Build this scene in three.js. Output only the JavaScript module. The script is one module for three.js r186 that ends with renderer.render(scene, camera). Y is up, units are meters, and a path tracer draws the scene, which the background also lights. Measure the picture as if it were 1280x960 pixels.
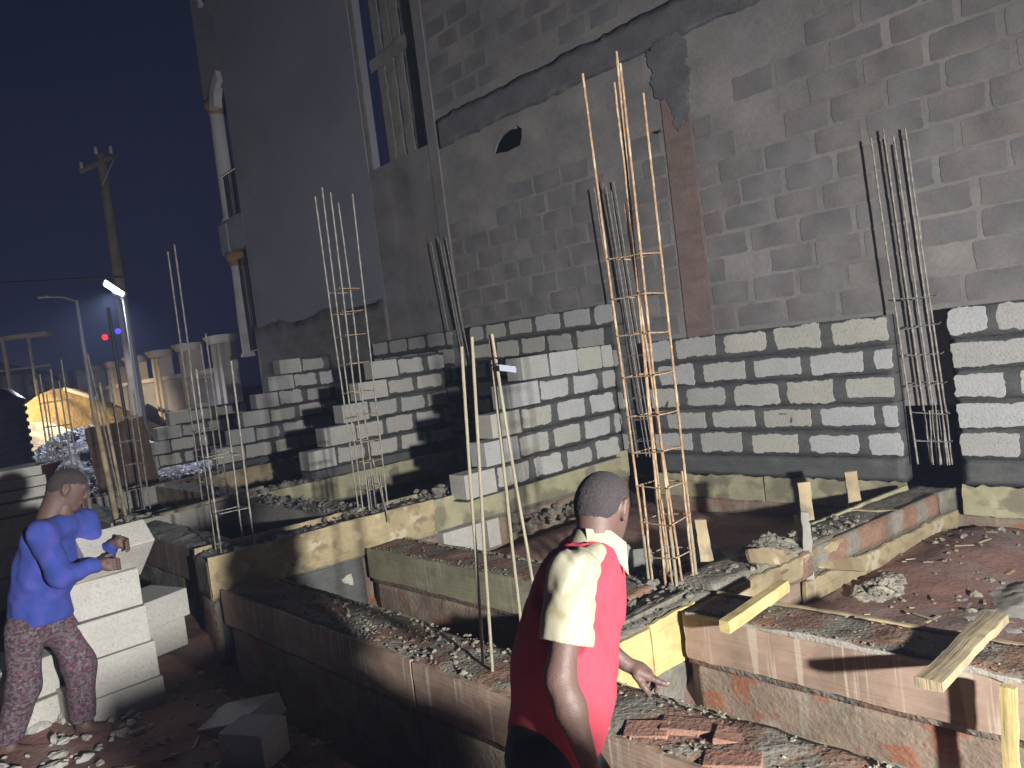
import * as THREE from 'three';
import { mergeGeometries, mergeVertices } from 'three/addons/utils/BufferGeometryUtils.js';
import { RoundedBoxGeometry } from 'three/addons/geometries/RoundedBoxGeometry.js';

// ---------------------------------------------------------------- camera, sky, lamp, exposure
const scene = new THREE.Scene();
const camera = new THREE.PerspectiveCamera(53.32, 1024 / 768, 0.05, 600);
camera.position.set(0, 1.95, 0);
camera.up.set(0.051, 0.991, -0.122);
camera.lookAt(-7.35, 1.95 - 0.46, -6.77);
const renderer = new THREE.WebGLRenderer({ antialias: true });
renderer.setSize(1024, 768);
renderer.toneMapping = THREE.LinearToneMapping;
renderer.toneMappingExposure = 1.0;
renderer.shadowMap.enabled = true;

const LAMP = new THREE.Vector3(4.2, 2.06, -0.32);       // the site floodlight, right of the frame
const LAMP_AIM = new THREE.Vector3(-6.2, -1.3, -5.0);
const LAMP_POWER = 440;
scene.fog = new THREE.FogExp2(new THREE.Color().setRGB(0.52, 0.64, 1.0), 0.0028);

{ // night sky: navy overhead, a violet glow of the town near the horizon
  const W = 256, H = 128, d = new Float32Array(W * H * 4);
  for (let j = 0; j < H; j++) for (let i = 0; i < W; i++) {
    const el = (j + 0.5) / H * Math.PI - Math.PI / 2, k = (j * W + i) * 4;
    const t = Math.exp(-Math.max(0, el) * 3.4);
    d[k] = 0.0008 + 0.0175 * t; d[k + 1] = 0.0034 + 0.0155 * t; d[k + 2] = 0.0115 + 0.035 * t; d[k + 3] = 1;
    if (el < 0) { d[k] = 0.012; d[k + 1] = 0.010; d[k + 2] = 0.015; }
  }
  const sky = new THREE.DataTexture(d, W, H, THREE.RGBAFormat, THREE.FloatType);
  sky.mapping = THREE.EquirectangularReflectionMapping; sky.magFilter = THREE.LinearFilter; sky.minFilter = THREE.LinearFilter; sky.needsUpdate = true;
  scene.background = sky; scene.environment = sky;
}

// ---------------------------------------------------------------- seeded noise
let SEED = 12345;
function rnd() { SEED |= 0; SEED = (SEED + 0x6D2B79F5) | 0; let t = Math.imul(SEED ^ (SEED >>> 15), 1 | SEED); t = (t + Math.imul(t ^ (t >>> 7), 61 | t)) ^ t; return ((t ^ (t >>> 14)) >>> 0) / 4294967296; }
const rr = (a, b) => a + (b - a) * rnd();
const sm = (a, b, x) => { const t = Math.min(1, Math.max(0, (x - a) / (b - a))); return t * t * (3 - 2 * t); };
const mixN = (a, b, t) => a + (b - a) * t;
const mix3 = (a, b, t) => [a[0] + (b[0] - a[0]) * t, a[1] + (b[1] - a[1]) * t, a[2] + (b[2] - a[2]) * t];
function h2(i, j, s) { let h = Math.imul(i, 374761393) ^ Math.imul(j, 668265263) ^ Math.imul(s, 1274126177); h = Math.imul(h ^ (h >>> 13), 1274126177); h ^= h >>> 16; return (h >>> 0) / 4294967296; }
function vn(x, y, px, py, s) { // value noise that repeats after px, py cells
  const i = Math.floor(x), j = Math.floor(y), f = x - i, g = y - j, u = f * f * (3 - 2 * f), v = g * g * (3 - 2 * g);
  const w = (a, p) => ((a % p) + p) % p;
  const i0 = w(i, px), i1 = w(i + 1, px), j0 = w(j, py), j1 = w(j + 1, py);
  return mixN(mixN(h2(i0, j0, s), h2(i1, j0, s), u), mixN(h2(i0, j1, s), h2(i1, j1, s), u), v);
}
function fbm(u, v, fx, fy, oct, s) { let a = 0.5, r = 0, n = 0; for (let o = 0; o < oct; o++) { r += a * vn(u * fx, v * fy, fx, fy, s + o * 17); n += a; a *= 0.55; fx *= 2; fy *= 2; } return r / n; }
function h3(i, j, k, s) { return h2(i + Math.imul(k, 7919), j ^ Math.imul(k, 104729), s); }
function n3(x, y, z, s = 1) {
  const i = Math.floor(x), j = Math.floor(y), k = Math.floor(z), f = x - i, g = y - j, h = z - k;
  const u = f * f * (3 - 2 * f), v = g * g * (3 - 2 * g), w = h * h * (3 - 2 * h);
  const L = (kk) => mixN(mixN(h3(i, j, kk, s), h3(i + 1, j, kk, s), u), mixN(h3(i, j + 1, kk, s), h3(i + 1, j + 1, kk, s), u), v);
  return mixN(L(k), L(k + 1), w) * 2 - 1;
}
const enc = (l) => { l = Math.min(1, Math.max(0, l)); return Math.round(255 * (l <= 0.0031308 ? 12.92 * l : 1.055 * Math.pow(l, 1 / 2.4) - 0.055)); };
function tex(size, fn) { // fn(u, v) -> [r, g, b, height] in linear values
  const c = new Uint8Array(size * size * 4), b = new Uint8Array(size * size * 4);
  for (let j = 0; j < size; j++) for (let i = 0; i < size; i++) {
    const p = fn((i + 0.5) / size, (j + 0.5) / size), k = (j * size + i) * 4;
    c[k] = enc(p[0]); c[k + 1] = enc(p[1]); c[k + 2] = enc(p[2]); c[k + 3] = 255;
    b[k] = b[k + 1] = b[k + 2] = Math.round(255 * Math.min(1, Math.max(0, p[3]))); b[k + 3] = 255;
  }
  const mk = (d, srgb) => { const t = new THREE.DataTexture(d, size, size, THREE.RGBAFormat); t.wrapS = t.wrapT = THREE.RepeatWrapping; t.magFilter = THREE.LinearFilter; t.minFilter = THREE.LinearMipmapLinearFilter; t.generateMipmaps = true; if (srgb) t.colorSpace = THREE.SRGBColorSpace; t.needsUpdate = true; return t; };
  return { map: mk(c, true), bump: mk(b, false) };
}
function mat(t, o = {}) {
  const m = new THREE.MeshStandardMaterial({ map: t?.map ?? null, bumpMap: t?.bump ?? null, bumpScale: o.bump ?? 0.004, roughness: o.rough ?? 0.92, metalness: o.metal ?? 0, side: o.side ?? THREE.FrontSide });
  m.color.setRGB(...(o.tint ?? [1, 1, 1]));
  return m;
}

// ---------------------------------------------------------------- what surfaces are made of (linear albedo)
const sc = (c, k) => [c[0] * k, c[1] * k, c[2] * k];
const T = {};
T.block = tex(512, (u, v) => { const g = fbm(u, v, 90, 90, 3, 3), p = fbm(u, v, 5, 5, 4, 9), d = vn(u * 150, v * 150, 150, 150, 5); let k = 0.78 + 0.3 * g + 0.24 * (p - 0.5) - (d > 0.9 ? 0.3 : 0); return [...sc([0.47, 0.465, 0.435], k), 0.5 * g + 0.3 * p + 0.2 * (1 - (d > 0.9 ? 1 : 0))]; });
T.mortar = tex(512, (u, v) => { const p = fbm(u, v, 6, 9, 5, 21), g = fbm(u, v, 80, 80, 3, 25), st = fbm(u, v, 8, 60, 3, 29); const k = 0.62 + 0.55 * p + 0.25 * (g - 0.5) + 0.2 * (st - 0.5); return [...sc([0.112, 0.114, 0.110], k), 0.45 * p + 0.3 * st + 0.25 * g]; });
T.oldblock = tex(512, (u, v) => { const p = fbm(u, v, 4, 4, 5, 31), g = fbm(u, v, 70, 70, 3, 35), q = fbm(u, v, 3, 3, 3, 38); const c = mix3([0.215, 0.198, 0.188], [0.195, 0.192, 0.190], sm(0.35, 0.65, q)); return [...sc(c, 0.6 + 0.6 * p + 0.22 * (g - 0.5)), 0.5 * g + 0.5 * p]; });
T.oldmortar = tex(512, (u, v) => { const p = fbm(u, v, 5, 5, 5, 41), g = fbm(u, v, 60, 60, 3, 45), q = fbm(u, v, 3, 2, 3, 48); const c = mix3([0.270, 0.250, 0.236], [0.238, 0.229, 0.223], sm(0.35, 0.62, q)); return [...sc(c, 0.6 + 0.62 * p + 0.25 * (g - 0.5)), 0.6 * g + 0.4 * p]; });
T.stain = tex(512, (u, v) => { const p = fbm(u, v, 5, 7, 5, 51), g = fbm(u, v, 60, 60, 3, 55); return [...sc([0.135, 0.135, 0.14], 0.6 + 0.7 * p + 0.2 * (g - 0.5)), 0.5 * g + 0.5 * p]; });
T.pinkplaster = tex(256, (u, v) => { const p = fbm(u, v, 4, 8, 5, 57), g = fbm(u, v, 50, 50, 2, 58); return [...sc([0.215, 0.160, 0.135], 0.65 + 0.6 * p + 0.2 * (g - 0.5)), 0.5 * g + 0.5 * p]; });
T.plaster = tex(512, (u, v) => { const p = fbm(u, v, 4, 5, 6, 61), g = fbm(u, v, 100, 100, 2, 65), q = fbm(u, v, 2, 3, 4, 68); return [...sc(mix3([0.235, 0.245, 0.285], [0.212, 0.220, 0.255], sm(0.3, 0.7, q)), 0.88 + 0.2 * p + 0.1 * (g - 0.5)), 0.5 * p + 0.5 * g]; });
T.dirt = tex(512, (u, v) => { const p = fbm(u, v, 4, 6, 6, 71), g = fbm(u, v, 60, 60, 3, 75); return [...sc([0.17, 0.155, 0.145], 0.5 + 0.9 * p + 0.3 * (g - 0.5)), 0.5 * g + 0.5 * p]; });
function wood(seed, c0, c1, o = {}) { // grain runs along u; one repeat is one metre
  return tex(512, (u, v) => {
    const wv = v + 0.012 * (fbm(u, v, 3, 3, 3, seed + 1) - 0.5) * 2;
    const g = fbm(u, wv, 3, 70, 4, seed + 2), f = fbm(u, wv, 8, 180, 2, seed + 3), p = fbm(u, v, 5, 5, 5, seed + 4);
    let c = mix3(c0, c1, 0.15 + 0.7 * (g * 0.6 + f * 0.2 + p * 0.2)), hgt = 0.6 * g + 0.3 * f + 0.1 * p;
    c = sc(c, 0.55 + 0.7 * p + 0.25 * fbm(u, v, 20, 20, 3, seed + 6));
    if (o.mud) { const m = sm(o.mudLo ?? 0.5, o.mudHi ?? 0.62, fbm(u, v, 6, 6, 6, seed + 7)); c = mix3(c, o.mud, m * (o.mudK ?? 0.85)); hgt += 0.15 * m; }
    if (o.splash) { const m = sm(0.6, 0.7, fbm(u, v, 9, 9, 5, seed + 9)); c = mix3(c, o.splash, m * 0.8); }
    if (o.drip) { const m = sm(0.64, 0.76, vn(u * 42, v * 2, 42, 2, seed + 11) * 0.65 + 0.35 * vn(u * 120, v * 3, 120, 3, seed + 12)) * sm(0.3, 0.6, fbm(u, v, 3, 2, 3, seed + 14)); c = mix3(c, o.drip, m * (o.dripK ?? 0.7)); }
    const kn = fbm(u, v, 4, 9, 2, seed + 15); if (kn > 0.86) c = sc(c, 0.55);
    return [...c, hgt];
  });
}
T.woodA = wood(100, [0.30, 0.235, 0.135], [0.44, 0.37, 0.22], { mud: [0.245, 0.175, 0.105], mudLo: 0.42, mudHi: 0.6, splash: [0.56, 0.50, 0.36] });          // mud splashed board
T.woodG = wood(130, [0.285, 0.265, 0.16], [0.42, 0.395, 0.255], { mud: [0.17, 0.16, 0.11], mudLo: 0.45, mudHi: 0.68, mudK: 0.8 });                           // greenish weathered board
T.woodD = wood(160, [0.215, 0.20, 0.125], [0.34, 0.32, 0.21], { drip: [0.40, 0.385, 0.28], dripK: 0.6, mud: [0.15, 0.14, 0.1], mudLo: 0.5, mudHi: 0.7, mudK: 0.6 }); // board with cement drips
T.woodB = wood(190, [0.285, 0.195, 0.145], [0.40, 0.29, 0.22], { drip: [0.55, 0.47, 0.37], dripK: 0.75, mud: [0.26, 0.185, 0.13], mudLo: 0.5, mudHi: 0.65, mudK: 0.6 }); // dark brown board
T.woodY = wood(220, [0.50, 0.385, 0.15], [0.66, 0.545, 0.25], { mud: [0.40, 0.32, 0.15], mudLo: 0.56, mudHi: 0.75, mudK: 0.5 });                            // fresh yellow board
T.woodN = wood(250, [0.34, 0.265, 0.155], [0.47, 0.385, 0.24], { mud: [0.22, 0.19, 0.14], mudLo: 0.42, mudHi: 0.66, mudK: 0.8 });                              // used batten
T.woodGrey = wood(280, [0.25, 0.235, 0.205], [0.36, 0.35, 0.32], {});
T.concrete = tex(512, (u, v) => { const p = fbm(u, v, 7, 7, 6, 301), g = fbm(u, v, 60, 60, 3, 305), w = vn(u * 130, v * 130, 130, 130, 307); return [...sc([0.245, 0.232, 0.195], 0.45 + 0.9 * p + 0.4 * (g - 0.5) + (w > 0.88 ? 0.35 : 0)), 0.45 * p + 0.4 * g + 0.15 * w]; });
T.wet = tex(512, (u, v) => { const p = fbm(u, v, 6, 9, 5, 311), g = fbm(u, v, 50, 50, 3, 315); return [...sc([0.205, 0.192, 0.155], 0.5 + 0.85 * p + 0.3 * (g - 0.5)), 0.55 * p + 0.45 * g]; });
T.topmix = tex(512, (u, v) => { const p = fbm(u, v, 7, 7, 6, 321), g = fbm(u, v, 60, 60, 3, 325), q = fbm(u, v, 5, 5, 5, 328), w = vn(u * 90, v * 90, 90, 90, 331); let c = mix3([0.225, 0.205, 0.165], [0.245, 0.145, 0.098], sm(0.45, 0.58, q)); c = sc(c, 0.5 + 0.85 * p + 0.35 * (g - 0.5) + (w > 0.88 ? 0.3 : 0)); return [...c, 0.4 * p + 0.45 * g + 0.15 * w]; });
T.earth = tex(512, (u, v) => { const p = fbm(u, v, 6, 6, 6, 341), g = fbm(u, v, 70, 70, 3, 345), q = fbm(u, v, 4, 4, 4, 348); const c = mix3([0.245, 0.135, 0.105], [0.225, 0.165, 0.14], sm(0.4, 0.65, q)); return [...sc(c, 0.5 + 0.85 * p + 0.35 * (g - 0.5)), 0.5 * p + 0.5 * g]; });
T.mudwall = tex(512, (u, v) => { const p = fbm(u, v, 5, 7, 6, 361), g = fbm(u, v, 60, 60, 3, 365), q = fbm(u, v, 6, 9, 5, 368), d = sm(0.62, 0.75, vn(u * 30, v * 2, 30, 2, 371)) * sm(0.4, 0.6, fbm(u, v, 3, 3, 3, 372)); let c = mix3([0.25, 0.19, 0.14], [0.29, 0.125, 0.075], sm(0.53, 0.66, q)); c = mix3(c, [0.30, 0.27, 0.21], d * 0.6); return [...sc(c, 0.55 + 0.75 * p + 0.3 * (g - 0.5)), 0.5 * p + 0.3 * g + 0.2 * sm(0.5, 0.64, q)]; });
T.sand = tex(512, (u, v) => { const p = fbm(u, v, 8, 8, 6, 381), g = fbm(u, v, 90, 90, 2, 385); return [...sc([0.50, 0.37, 0.185], 0.6 + 0.7 * p + 0.2 * (g - 0.5)), 0.7 * p + 0.3 * g]; });
T.gravel = tex(512, (u, v) => { const p = fbm(u, v, 24, 24, 4, 391), g = fbm(u, v, 90, 90, 2, 395); return [...sc([0.36, 0.36, 0.38], 0.4 + 1.0 * p + 0.3 * (g - 0.5)), 0.7 * p + 0.3 * g]; });
T.rust = tex(256, (u, v) => { const p = fbm(u, v, 8, 20, 4, 401), q = fbm(u, v, 4, 9, 4, 405); return [...sc(mix3([0.40, 0.32, 0.205], [0.27, 0.165, 0.095], sm(0.4, 0.6, q)), 0.65 + 0.7 * p), vn(u * 4, v * 64, 4, 64, 408)]; });
T.steel = tex(256, (u, v) => { const p = fbm(u, v, 8, 20, 4, 411), q = fbm(u, v, 4, 12, 4, 415); return [...sc(mix3([0.36, 0.35, 0.32], [0.24, 0.205, 0.17], sm(0.4, 0.6, q)), 0.65 + 0.7 * p), vn(u * 4, v * 64, 4, 64, 418)]; });
T.cream = tex(256, (u, v) => { const p = fbm(u, v, 3, 3, 5, 421), w = 0.5 + 0.25 * Math.sin(u * 2 * Math.PI * 90) + 0.25 * Math.sin(v * 2 * Math.PI * 90), q = fbm(u, v, 5, 5, 4, 424); return [...sc(mix3([0.42, 0.40, 0.285], [0.34, 0.295, 0.165], sm(0.55, 0.75, q)), 0.85 + 0.3 * (p - 0.5)), 0.5 * w + 0.5 * p]; });
T.red = tex(256, (u, v) => { const p = fbm(u, v, 3, 3, 5, 431), w = 0.5 + 0.25 * Math.sin(u * 2 * Math.PI * 80) + 0.25 * Math.sin(v * 2 * Math.PI * 80); return [...sc([0.50, 0.055, 0.085], 0.85 + 0.3 * (p - 0.5)), 0.5 * w + 0.5 * p]; });
T.blue = tex(256, (u, v) => { const p = fbm(u, v, 3, 3, 5, 441), q = fbm(u, v, 4, 4, 4, 445), w = vn(u * 120, v * 120, 120, 120, 449); return [...sc(mix3([0.042, 0.072, 0.34], [0.070, 0.072, 0.34], sm(0.4, 0.7, q)), 0.75 + 0.4 * p + 0.1 * (w - 0.5)), 0.5 * p + 0.5 * w]; });
T.trouser = tex(512, (u, v) => { const a = fbm(u, v, 30, 36, 3, 451), q = fbm(u, v, 24, 28, 3, 457), b = fbm(u, v, 34, 30, 2, 459); let c = mix3([0.062, 0.034, 0.046], [0.12, 0.10, 0.112], sm(0.4, 0.62, a)); c = mix3(c, [0.15, 0.045, 0.08], sm(0.56, 0.7, q) * 0.8); c = mix3(c, [0.19, 0.175, 0.18], sm(0.62, 0.78, b) * 0.7); return [...c, 0.5]; });
T.skin = tex(256, (u, v) => { const p = fbm(u, v, 5, 5, 5, 461), g = vn(u * 160, v * 160, 160, 160, 465); return [...sc([0.118, 0.070, 0.058], 0.85 + 0.3 * p + 0.08 * (g - 0.5)), 0.5 * p + 0.5 * g]; });
T.hair = tex(256, (u, v) => { const g = vn(u * 110, v * 110, 110, 110, 471), p = fbm(u, v, 5, 5, 4, 475); return [...sc([0.055, 0.046, 0.047], 0.6 + 0.6 * g + 0.4 * (p - 0.5)), g]; });

const M = {
  block: [[1, 1, 1], [0.90, 0.90, 0.91], [1.06, 1.04, 0.99], [0.95, 0.94, 0.89], [1.0, 1.02, 1.08]].map((t) => mat(T.block, { tint: t, bump: 0.006 })),
  stackblock: mat(T.block, { tint: [1.04, 1.02, 0.99], bump: 0.004 }),
  mortar: mat(T.mortar, { bump: 0.012 }),
  oldblock: [[1, 1, 1], [0.96, 0.96, 0.97], [1.03, 1.01, 1.0], [1.0, 0.98, 0.96]].map((t) => mat(T.oldblock, { tint: t, bump: 0.003 })),
  oldmortar: mat(T.oldmortar, { bump: 0.004 }), stain: mat(T.stain, { bump: 0.01 }), pink: mat(T.pinkplaster, { bump: 0.006 }), plaster: mat(T.plaster, { bump: 0.002 }), dirt: mat(T.dirt, { bump: 0.02 }),
  woodA: mat(T.woodA), woodG: mat(T.woodG), woodD: mat(T.woodD), woodB: mat(T.woodB, { bump: 0.003 }), woodY: mat(T.woodY), woodN: mat(T.woodN), woodGrey: mat(T.woodGrey), bayboard: mat(T.woodGrey, { tint: [0.78, 0.76, 0.74] }), muddywood: mat(T.woodA, { tint: [0.8, 0.8, 0.8] }), woodDark: mat(T.woodB, { tint: [0.45, 0.44, 0.45] }), woodWet: mat(T.woodB, { rough: 0.75 }),
  concrete: mat(T.concrete, { bump: 0.02 }), wet: mat(T.wet, { bump: 0.02, rough: 0.7 }), topmix: mat(T.topmix, { bump: 0.012 }), earth: mat(T.earth, { bump: 0.010 }), mudwall: mat(T.mudwall, { bump: 0.012 }),
  sand: mat(T.sand, { bump: 0.05 }), gravel: mat(T.gravel, { bump: 0.05 }), lumpGrey: mat(T.concrete, { tint: [1.15, 1.12, 1.05], bump: 0.004 }), lumpRed: mat(T.earth, { tint: [1.25, 1.2, 1.1], bump: 0.008 }), stone: mat(T.block, { tint: [0.9, 0.86, 0.8], bump: 0.006 }),
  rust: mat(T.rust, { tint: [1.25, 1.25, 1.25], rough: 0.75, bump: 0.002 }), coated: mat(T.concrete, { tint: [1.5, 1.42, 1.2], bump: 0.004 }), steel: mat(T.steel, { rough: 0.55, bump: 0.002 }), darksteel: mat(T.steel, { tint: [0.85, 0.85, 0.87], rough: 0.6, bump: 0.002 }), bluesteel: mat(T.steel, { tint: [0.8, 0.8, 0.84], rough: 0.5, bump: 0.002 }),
  cream: mat(T.cream, { bump: 0.001, rough: 0.95 }), red: mat(T.red, { bump: 0.001, rough: 0.95 }), blue: mat(T.blue, { bump: 0.001, rough: 0.95 }), trouser: mat(T.trouser, { bump: 0.001, rough: 0.95 }), darkcloth: mat(T.red, { tint: [0.045, 0.4, 0.4], bump: 0.001, rough: 0.95 }),
  skin: mat(T.skin, { rough: 0.58, bump: 0.0012 }), hair: mat(T.hair, { rough: 0.85, bump: 0.003 }), nail: new THREE.MeshStandardMaterial({ color: new THREE.Color().setRGB(0.42, 0.30, 0.25), roughness: 0.4 }),
  whitepaint: mat(T.plaster, { tint: [2.0, 1.85, 1.6], bump: 0.002 }), creampaint: mat(T.plaster, { tint: [1.75, 1.55, 1.2], bump: 0.003 }), gold: mat(T.pinkplaster, { tint: [1.35, 1.05, 0.55], bump: 0.004 }),
  black: new THREE.MeshStandardMaterial({ color: new THREE.Color().setRGB(0.012, 0.012, 0.015), roughness: 0.5 }), chrome: new THREE.MeshStandardMaterial({ color: new THREE.Color().setRGB(0.7, 0.7, 0.7), roughness: 0.2, metalness: 1 }),
  tank: new THREE.MeshStandardMaterial({ color: new THREE.Color().setRGB(0.014, 0.016, 0.03), roughness: 0.35 }), polewood: mat(T.woodGrey, { tint: [0.5, 0.44, 0.38] }),
  wrap: new THREE.MeshStandardMaterial({ color: new THREE.Color().setRGB(0.30, 0.32, 0.38), roughness: 0.4, side: THREE.DoubleSide }), wire: new THREE.MeshStandardMaterial({ color: new THREE.Color().setRGB(0.05, 0.05, 0.055), roughness: 0.6 }),
  barrow: mat(T.pinkplaster, { tint: [0.55, 0.25, 0.2], rough: 0.6 }), lampgrey: new THREE.MeshStandardMaterial({ color: new THREE.Color().setRGB(0.25, 0.26, 0.28), roughness: 0.5, metalness: 0.4 }),
};
const glow = (r, g, b, k) => new THREE.MeshStandardMaterial({ color: 0x000000, emissive: new THREE.Color().setRGB(r, g, b), emissiveIntensity: k });

// ---------------------------------------------------------------- naming and placing
const taken = new Map();
function numbered(n) { const k = taken.get(n) ?? 0; taken.set(n, k + 1); return k ? `${n}_${String(k).padStart(3, '0')}` : n; }
function shade(o) { o.castShadow = true; o.receiveShadow = true; return o; }
function tag(o, label, category, group, kind) { o.userData = { ...o.userData, label }; if (category) o.userData.category = category; if (group) o.userData.group = group; if (kind) o.userData.kind = kind; return o; }
function thing(name, label, category, p = [0, 0, 0], turn = 0, group) { const g = new THREE.Group(); g.name = numbered(name); g.position.set(...p); g.rotation.y = turn; scene.add(g); return tag(g, label, category, group); }
function part(parent, name, geo, m, p, r) { const o = shade(new THREE.Mesh(geo, m)); o.name = parent === scene ? numbered(name) : name; if (p) o.position.set(...p); if (r) o.rotation.set(...r); parent.add(o); return o; }
function single(name, label, category, geo, m, p, r, group, kind) { return tag(part(scene, name, geo, m, p, r), label, category, group, kind); }
const plain = (geo, S = 1) => boxUV(geo, S);

// ---------------------------------------------------------------- geometry helpers
function boxUV(geo, S = 1, ox = rnd(), oy = rnd(), along) { // uv in metres from the dominant axis of every face; `along` = axis of the grain
  let g = geo.index ? geo.toNonIndexed() : geo.clone();
  if (!g.attributes.normal) g.computeVertexNormals();
  const P = g.attributes.position, n = P.count, uv = new Float32Array(n * 2);
  const A = new THREE.Vector3(), B = new THREE.Vector3(), C = new THREE.Vector3(), N = new THREE.Vector3();
  for (let i = 0; i < n; i += 3) {
    A.fromBufferAttribute(P, i); B.fromBufferAttribute(P, i + 1); C.fromBufferAttribute(P, i + 2);
    N.copy(B).sub(A).cross(C.clone().sub(A));
    const ax = Math.abs(N.x), ay = Math.abs(N.y), az = Math.abs(N.z), d = ax >= ay && ax >= az ? 0 : ay >= az ? 1 : 2;
    for (let k = 0; k < 3; k++) {
      const q = [P.getX(i + k), P.getY(i + k), P.getZ(i + k)]; let a, b;
      if (d === 0) { a = q[2]; b = q[1]; } else if (d === 1) { a = q[0]; b = q[2]; } else { a = q[0]; b = q[1]; }
      if (along === 'y') { if (d !== 1) [a, b] = [b, a]; } else if (along === 'z') { if (d === 1) [a, b] = [b, a]; }
      uv[(i + k) * 2] = a / S + ox; uv[(i + k) * 2 + 1] = b / S + oy;
    }
  }
  g.setAttribute('uv', new THREE.BufferAttribute(uv, 2));
  for (const k of Object.keys(g.attributes)) if (!['position', 'normal', 'uv'].includes(k)) g.deleteAttribute(k);
  return g;
}
const box = (w, h, d, S = 1, x = 0, y = 0, z = 0) => boxUV(new THREE.BoxGeometry(w, h, d).translate(x, y, z), S);
function displace(geo, fn) { const P = geo.attributes.position, v = new THREE.Vector3(); for (let i = 0; i < P.count; i++) { v.fromBufferAttribute(P, i); fn(v); P.setXYZ(i, v.x, v.y, v.z); } return geo; }
function flat(geo) { let g = geo.index ? geo.toNonIndexed() : geo; g.deleteAttribute('normal'); g.computeVertexNormals(); return g; }
function crease(geo) { const g = mergeVertices((() => { const q = geo.clone(); q.deleteAttribute('uv'); q.deleteAttribute('normal'); return q; })(), 1e-4); g.computeVertexNormals(); return g; }
function plank(L, H, D, o = {}) { // a sawn board: length along x, wandering edges and worn ends
  const s = Math.floor(rnd() * 1e5), e = o.edge ?? 0.004, nx = Math.max(2, Math.round(L / 0.05));
  const g = new THREE.BoxGeometry(L, H, D, nx, Math.max(2, Math.round(H / 0.04)), 1);
  displace(g, (v) => {
    const top = v.y > H / 2 - 1e-4, bot = v.y < -H / 2 + 1e-4, fr = v.z > 0 ? 1 : -1;
    const bowl = (o.bow ?? 0) * (v.x / L * 2) ** 2;
    if (top || bot) { v.y += e * n3(v.x * 7, top ? 3 : 9, s * 0.37, s) + e * 0.8 * n3(v.x * 31, top ? 13 : 19, s * 0.7, s); v.z -= fr * Math.min(0.003, D * 0.12); }
    if (o.jagTop && top) v.y += o.jagTop * (n3(v.x * 22, 5, 1.7, s) - 0.2);
    if (Math.abs(v.x) > L / 2 - 1e-4) v.x += e * 1.3 * n3(v.y * 30, v.z * 30, s * 0.3, s);
    v.z += 0.0022 * n3(v.x * 5, v.y * 14, s * 0.11, s) + bowl;
  });
  return boxUV(flat(g), 1, rnd(), rnd(), 'x');
}
function roughSlab(L, H, W, amp = 0.012, cell = 0.04, o = {}) { // a cast member: x length, z width, rough struck top at y = 0
  const s = Math.floor(rnd() * 1e5), g = new THREE.BoxGeometry(L, H, W, Math.max(2, Math.round(L / cell)), Math.max(1, Math.round(H / 0.08)), Math.max(3, Math.round(W / cell)));
  g.translate(0, -H / 2, 0);
  displace(g, (v) => {
    const y0 = v.y, k = n3(v.x * 4, v.z * 4, 1, s) * 0.7 + n3(v.x * 13, v.z * 13, 2, s) * 0.5 + n3(v.x * 31, v.z * 31, 3, s) * 0.3;
    if (y0 > -1e-4) { v.y += amp * k; const e = Math.min(W / 2 - Math.abs(v.z), L / 2 - Math.abs(v.x)); if (e < 0.02) v.y -= amp * 0.8; }
    else { v.z += Math.sign(v.z) * 0.006 * n3(v.x * 8, v.y * 12, 5, s) * (Math.abs(v.z) > W / 2 - 1e-4 ? 1 : 0); }
    if (o.slope) v.y += o.slope * v.x;
  });
  return boxUV(crease(g), 1);
}
function lump(seed, r = 1) { const g = new THREE.IcosahedronGeometry(1, 1); const q = mergeVertices((() => { g.deleteAttribute('uv'); g.deleteAttribute('normal'); return g; })()); displace(q, (v) => { const k = 1 + 0.5 * n3(v.x * 1.7 + seed, v.y * 1.7, v.z * 1.7, seed) + 0.22 * n3(v.x * 4 + seed, v.y * 4, v.z * 4, seed + 9); v.multiplyScalar(k * r); v.y *= 0.7; v.x *= 1.15; }); return flat(q); }
const LUMPS = [1, 2, 3, 4, 5, 6].map((s) => lump(s));
function rubble(list) { // [x, y, z, r] -> one merged geometry
  const out = []; list.forEach(([x, y, z, r], i) => { const g = LUMPS[i % 6].clone(); g.rotateX(rr(0, 6)); g.rotateY(rr(0, 6)); g.scale(r * rr(0.7, 1.3), r * rr(0.6, 1), r * rr(0.7, 1.3)); g.translate(x, y, z); out.push(g); });
  return boxUV(mergeGeometries(out), 1);
}
function tube(pts, r, seg = 1, rad = 7, closed = false) {
  const c = new THREE.CatmullRomCurve3(pts.map((p) => new THREE.Vector3(...p)), closed, 'catmullrom', 0.3);
  const n = Math.max(2, Math.round(pts.length * seg)); const g = new THREE.TubeGeometry(c, n, r, rad, closed);
  const uv = g.attributes.uv, len = c.getLength(); for (let i = 0; i < uv.count; i++) uv.setXY(i, uv.getY(i), uv.getX(i) * len * 2);
  if (closed) return g;
  const caps = [0, 1].map((t) => { const p = c.getPoint(t), d = c.getTangent(t).multiplyScalar(t ? 1 : -1); const q = new THREE.CircleGeometry(r, rad); q.lookAt(d); q.translate(p.x, p.y, p.z); return q; });
  return mergeGeometries([g, ...caps]);
}
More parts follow.
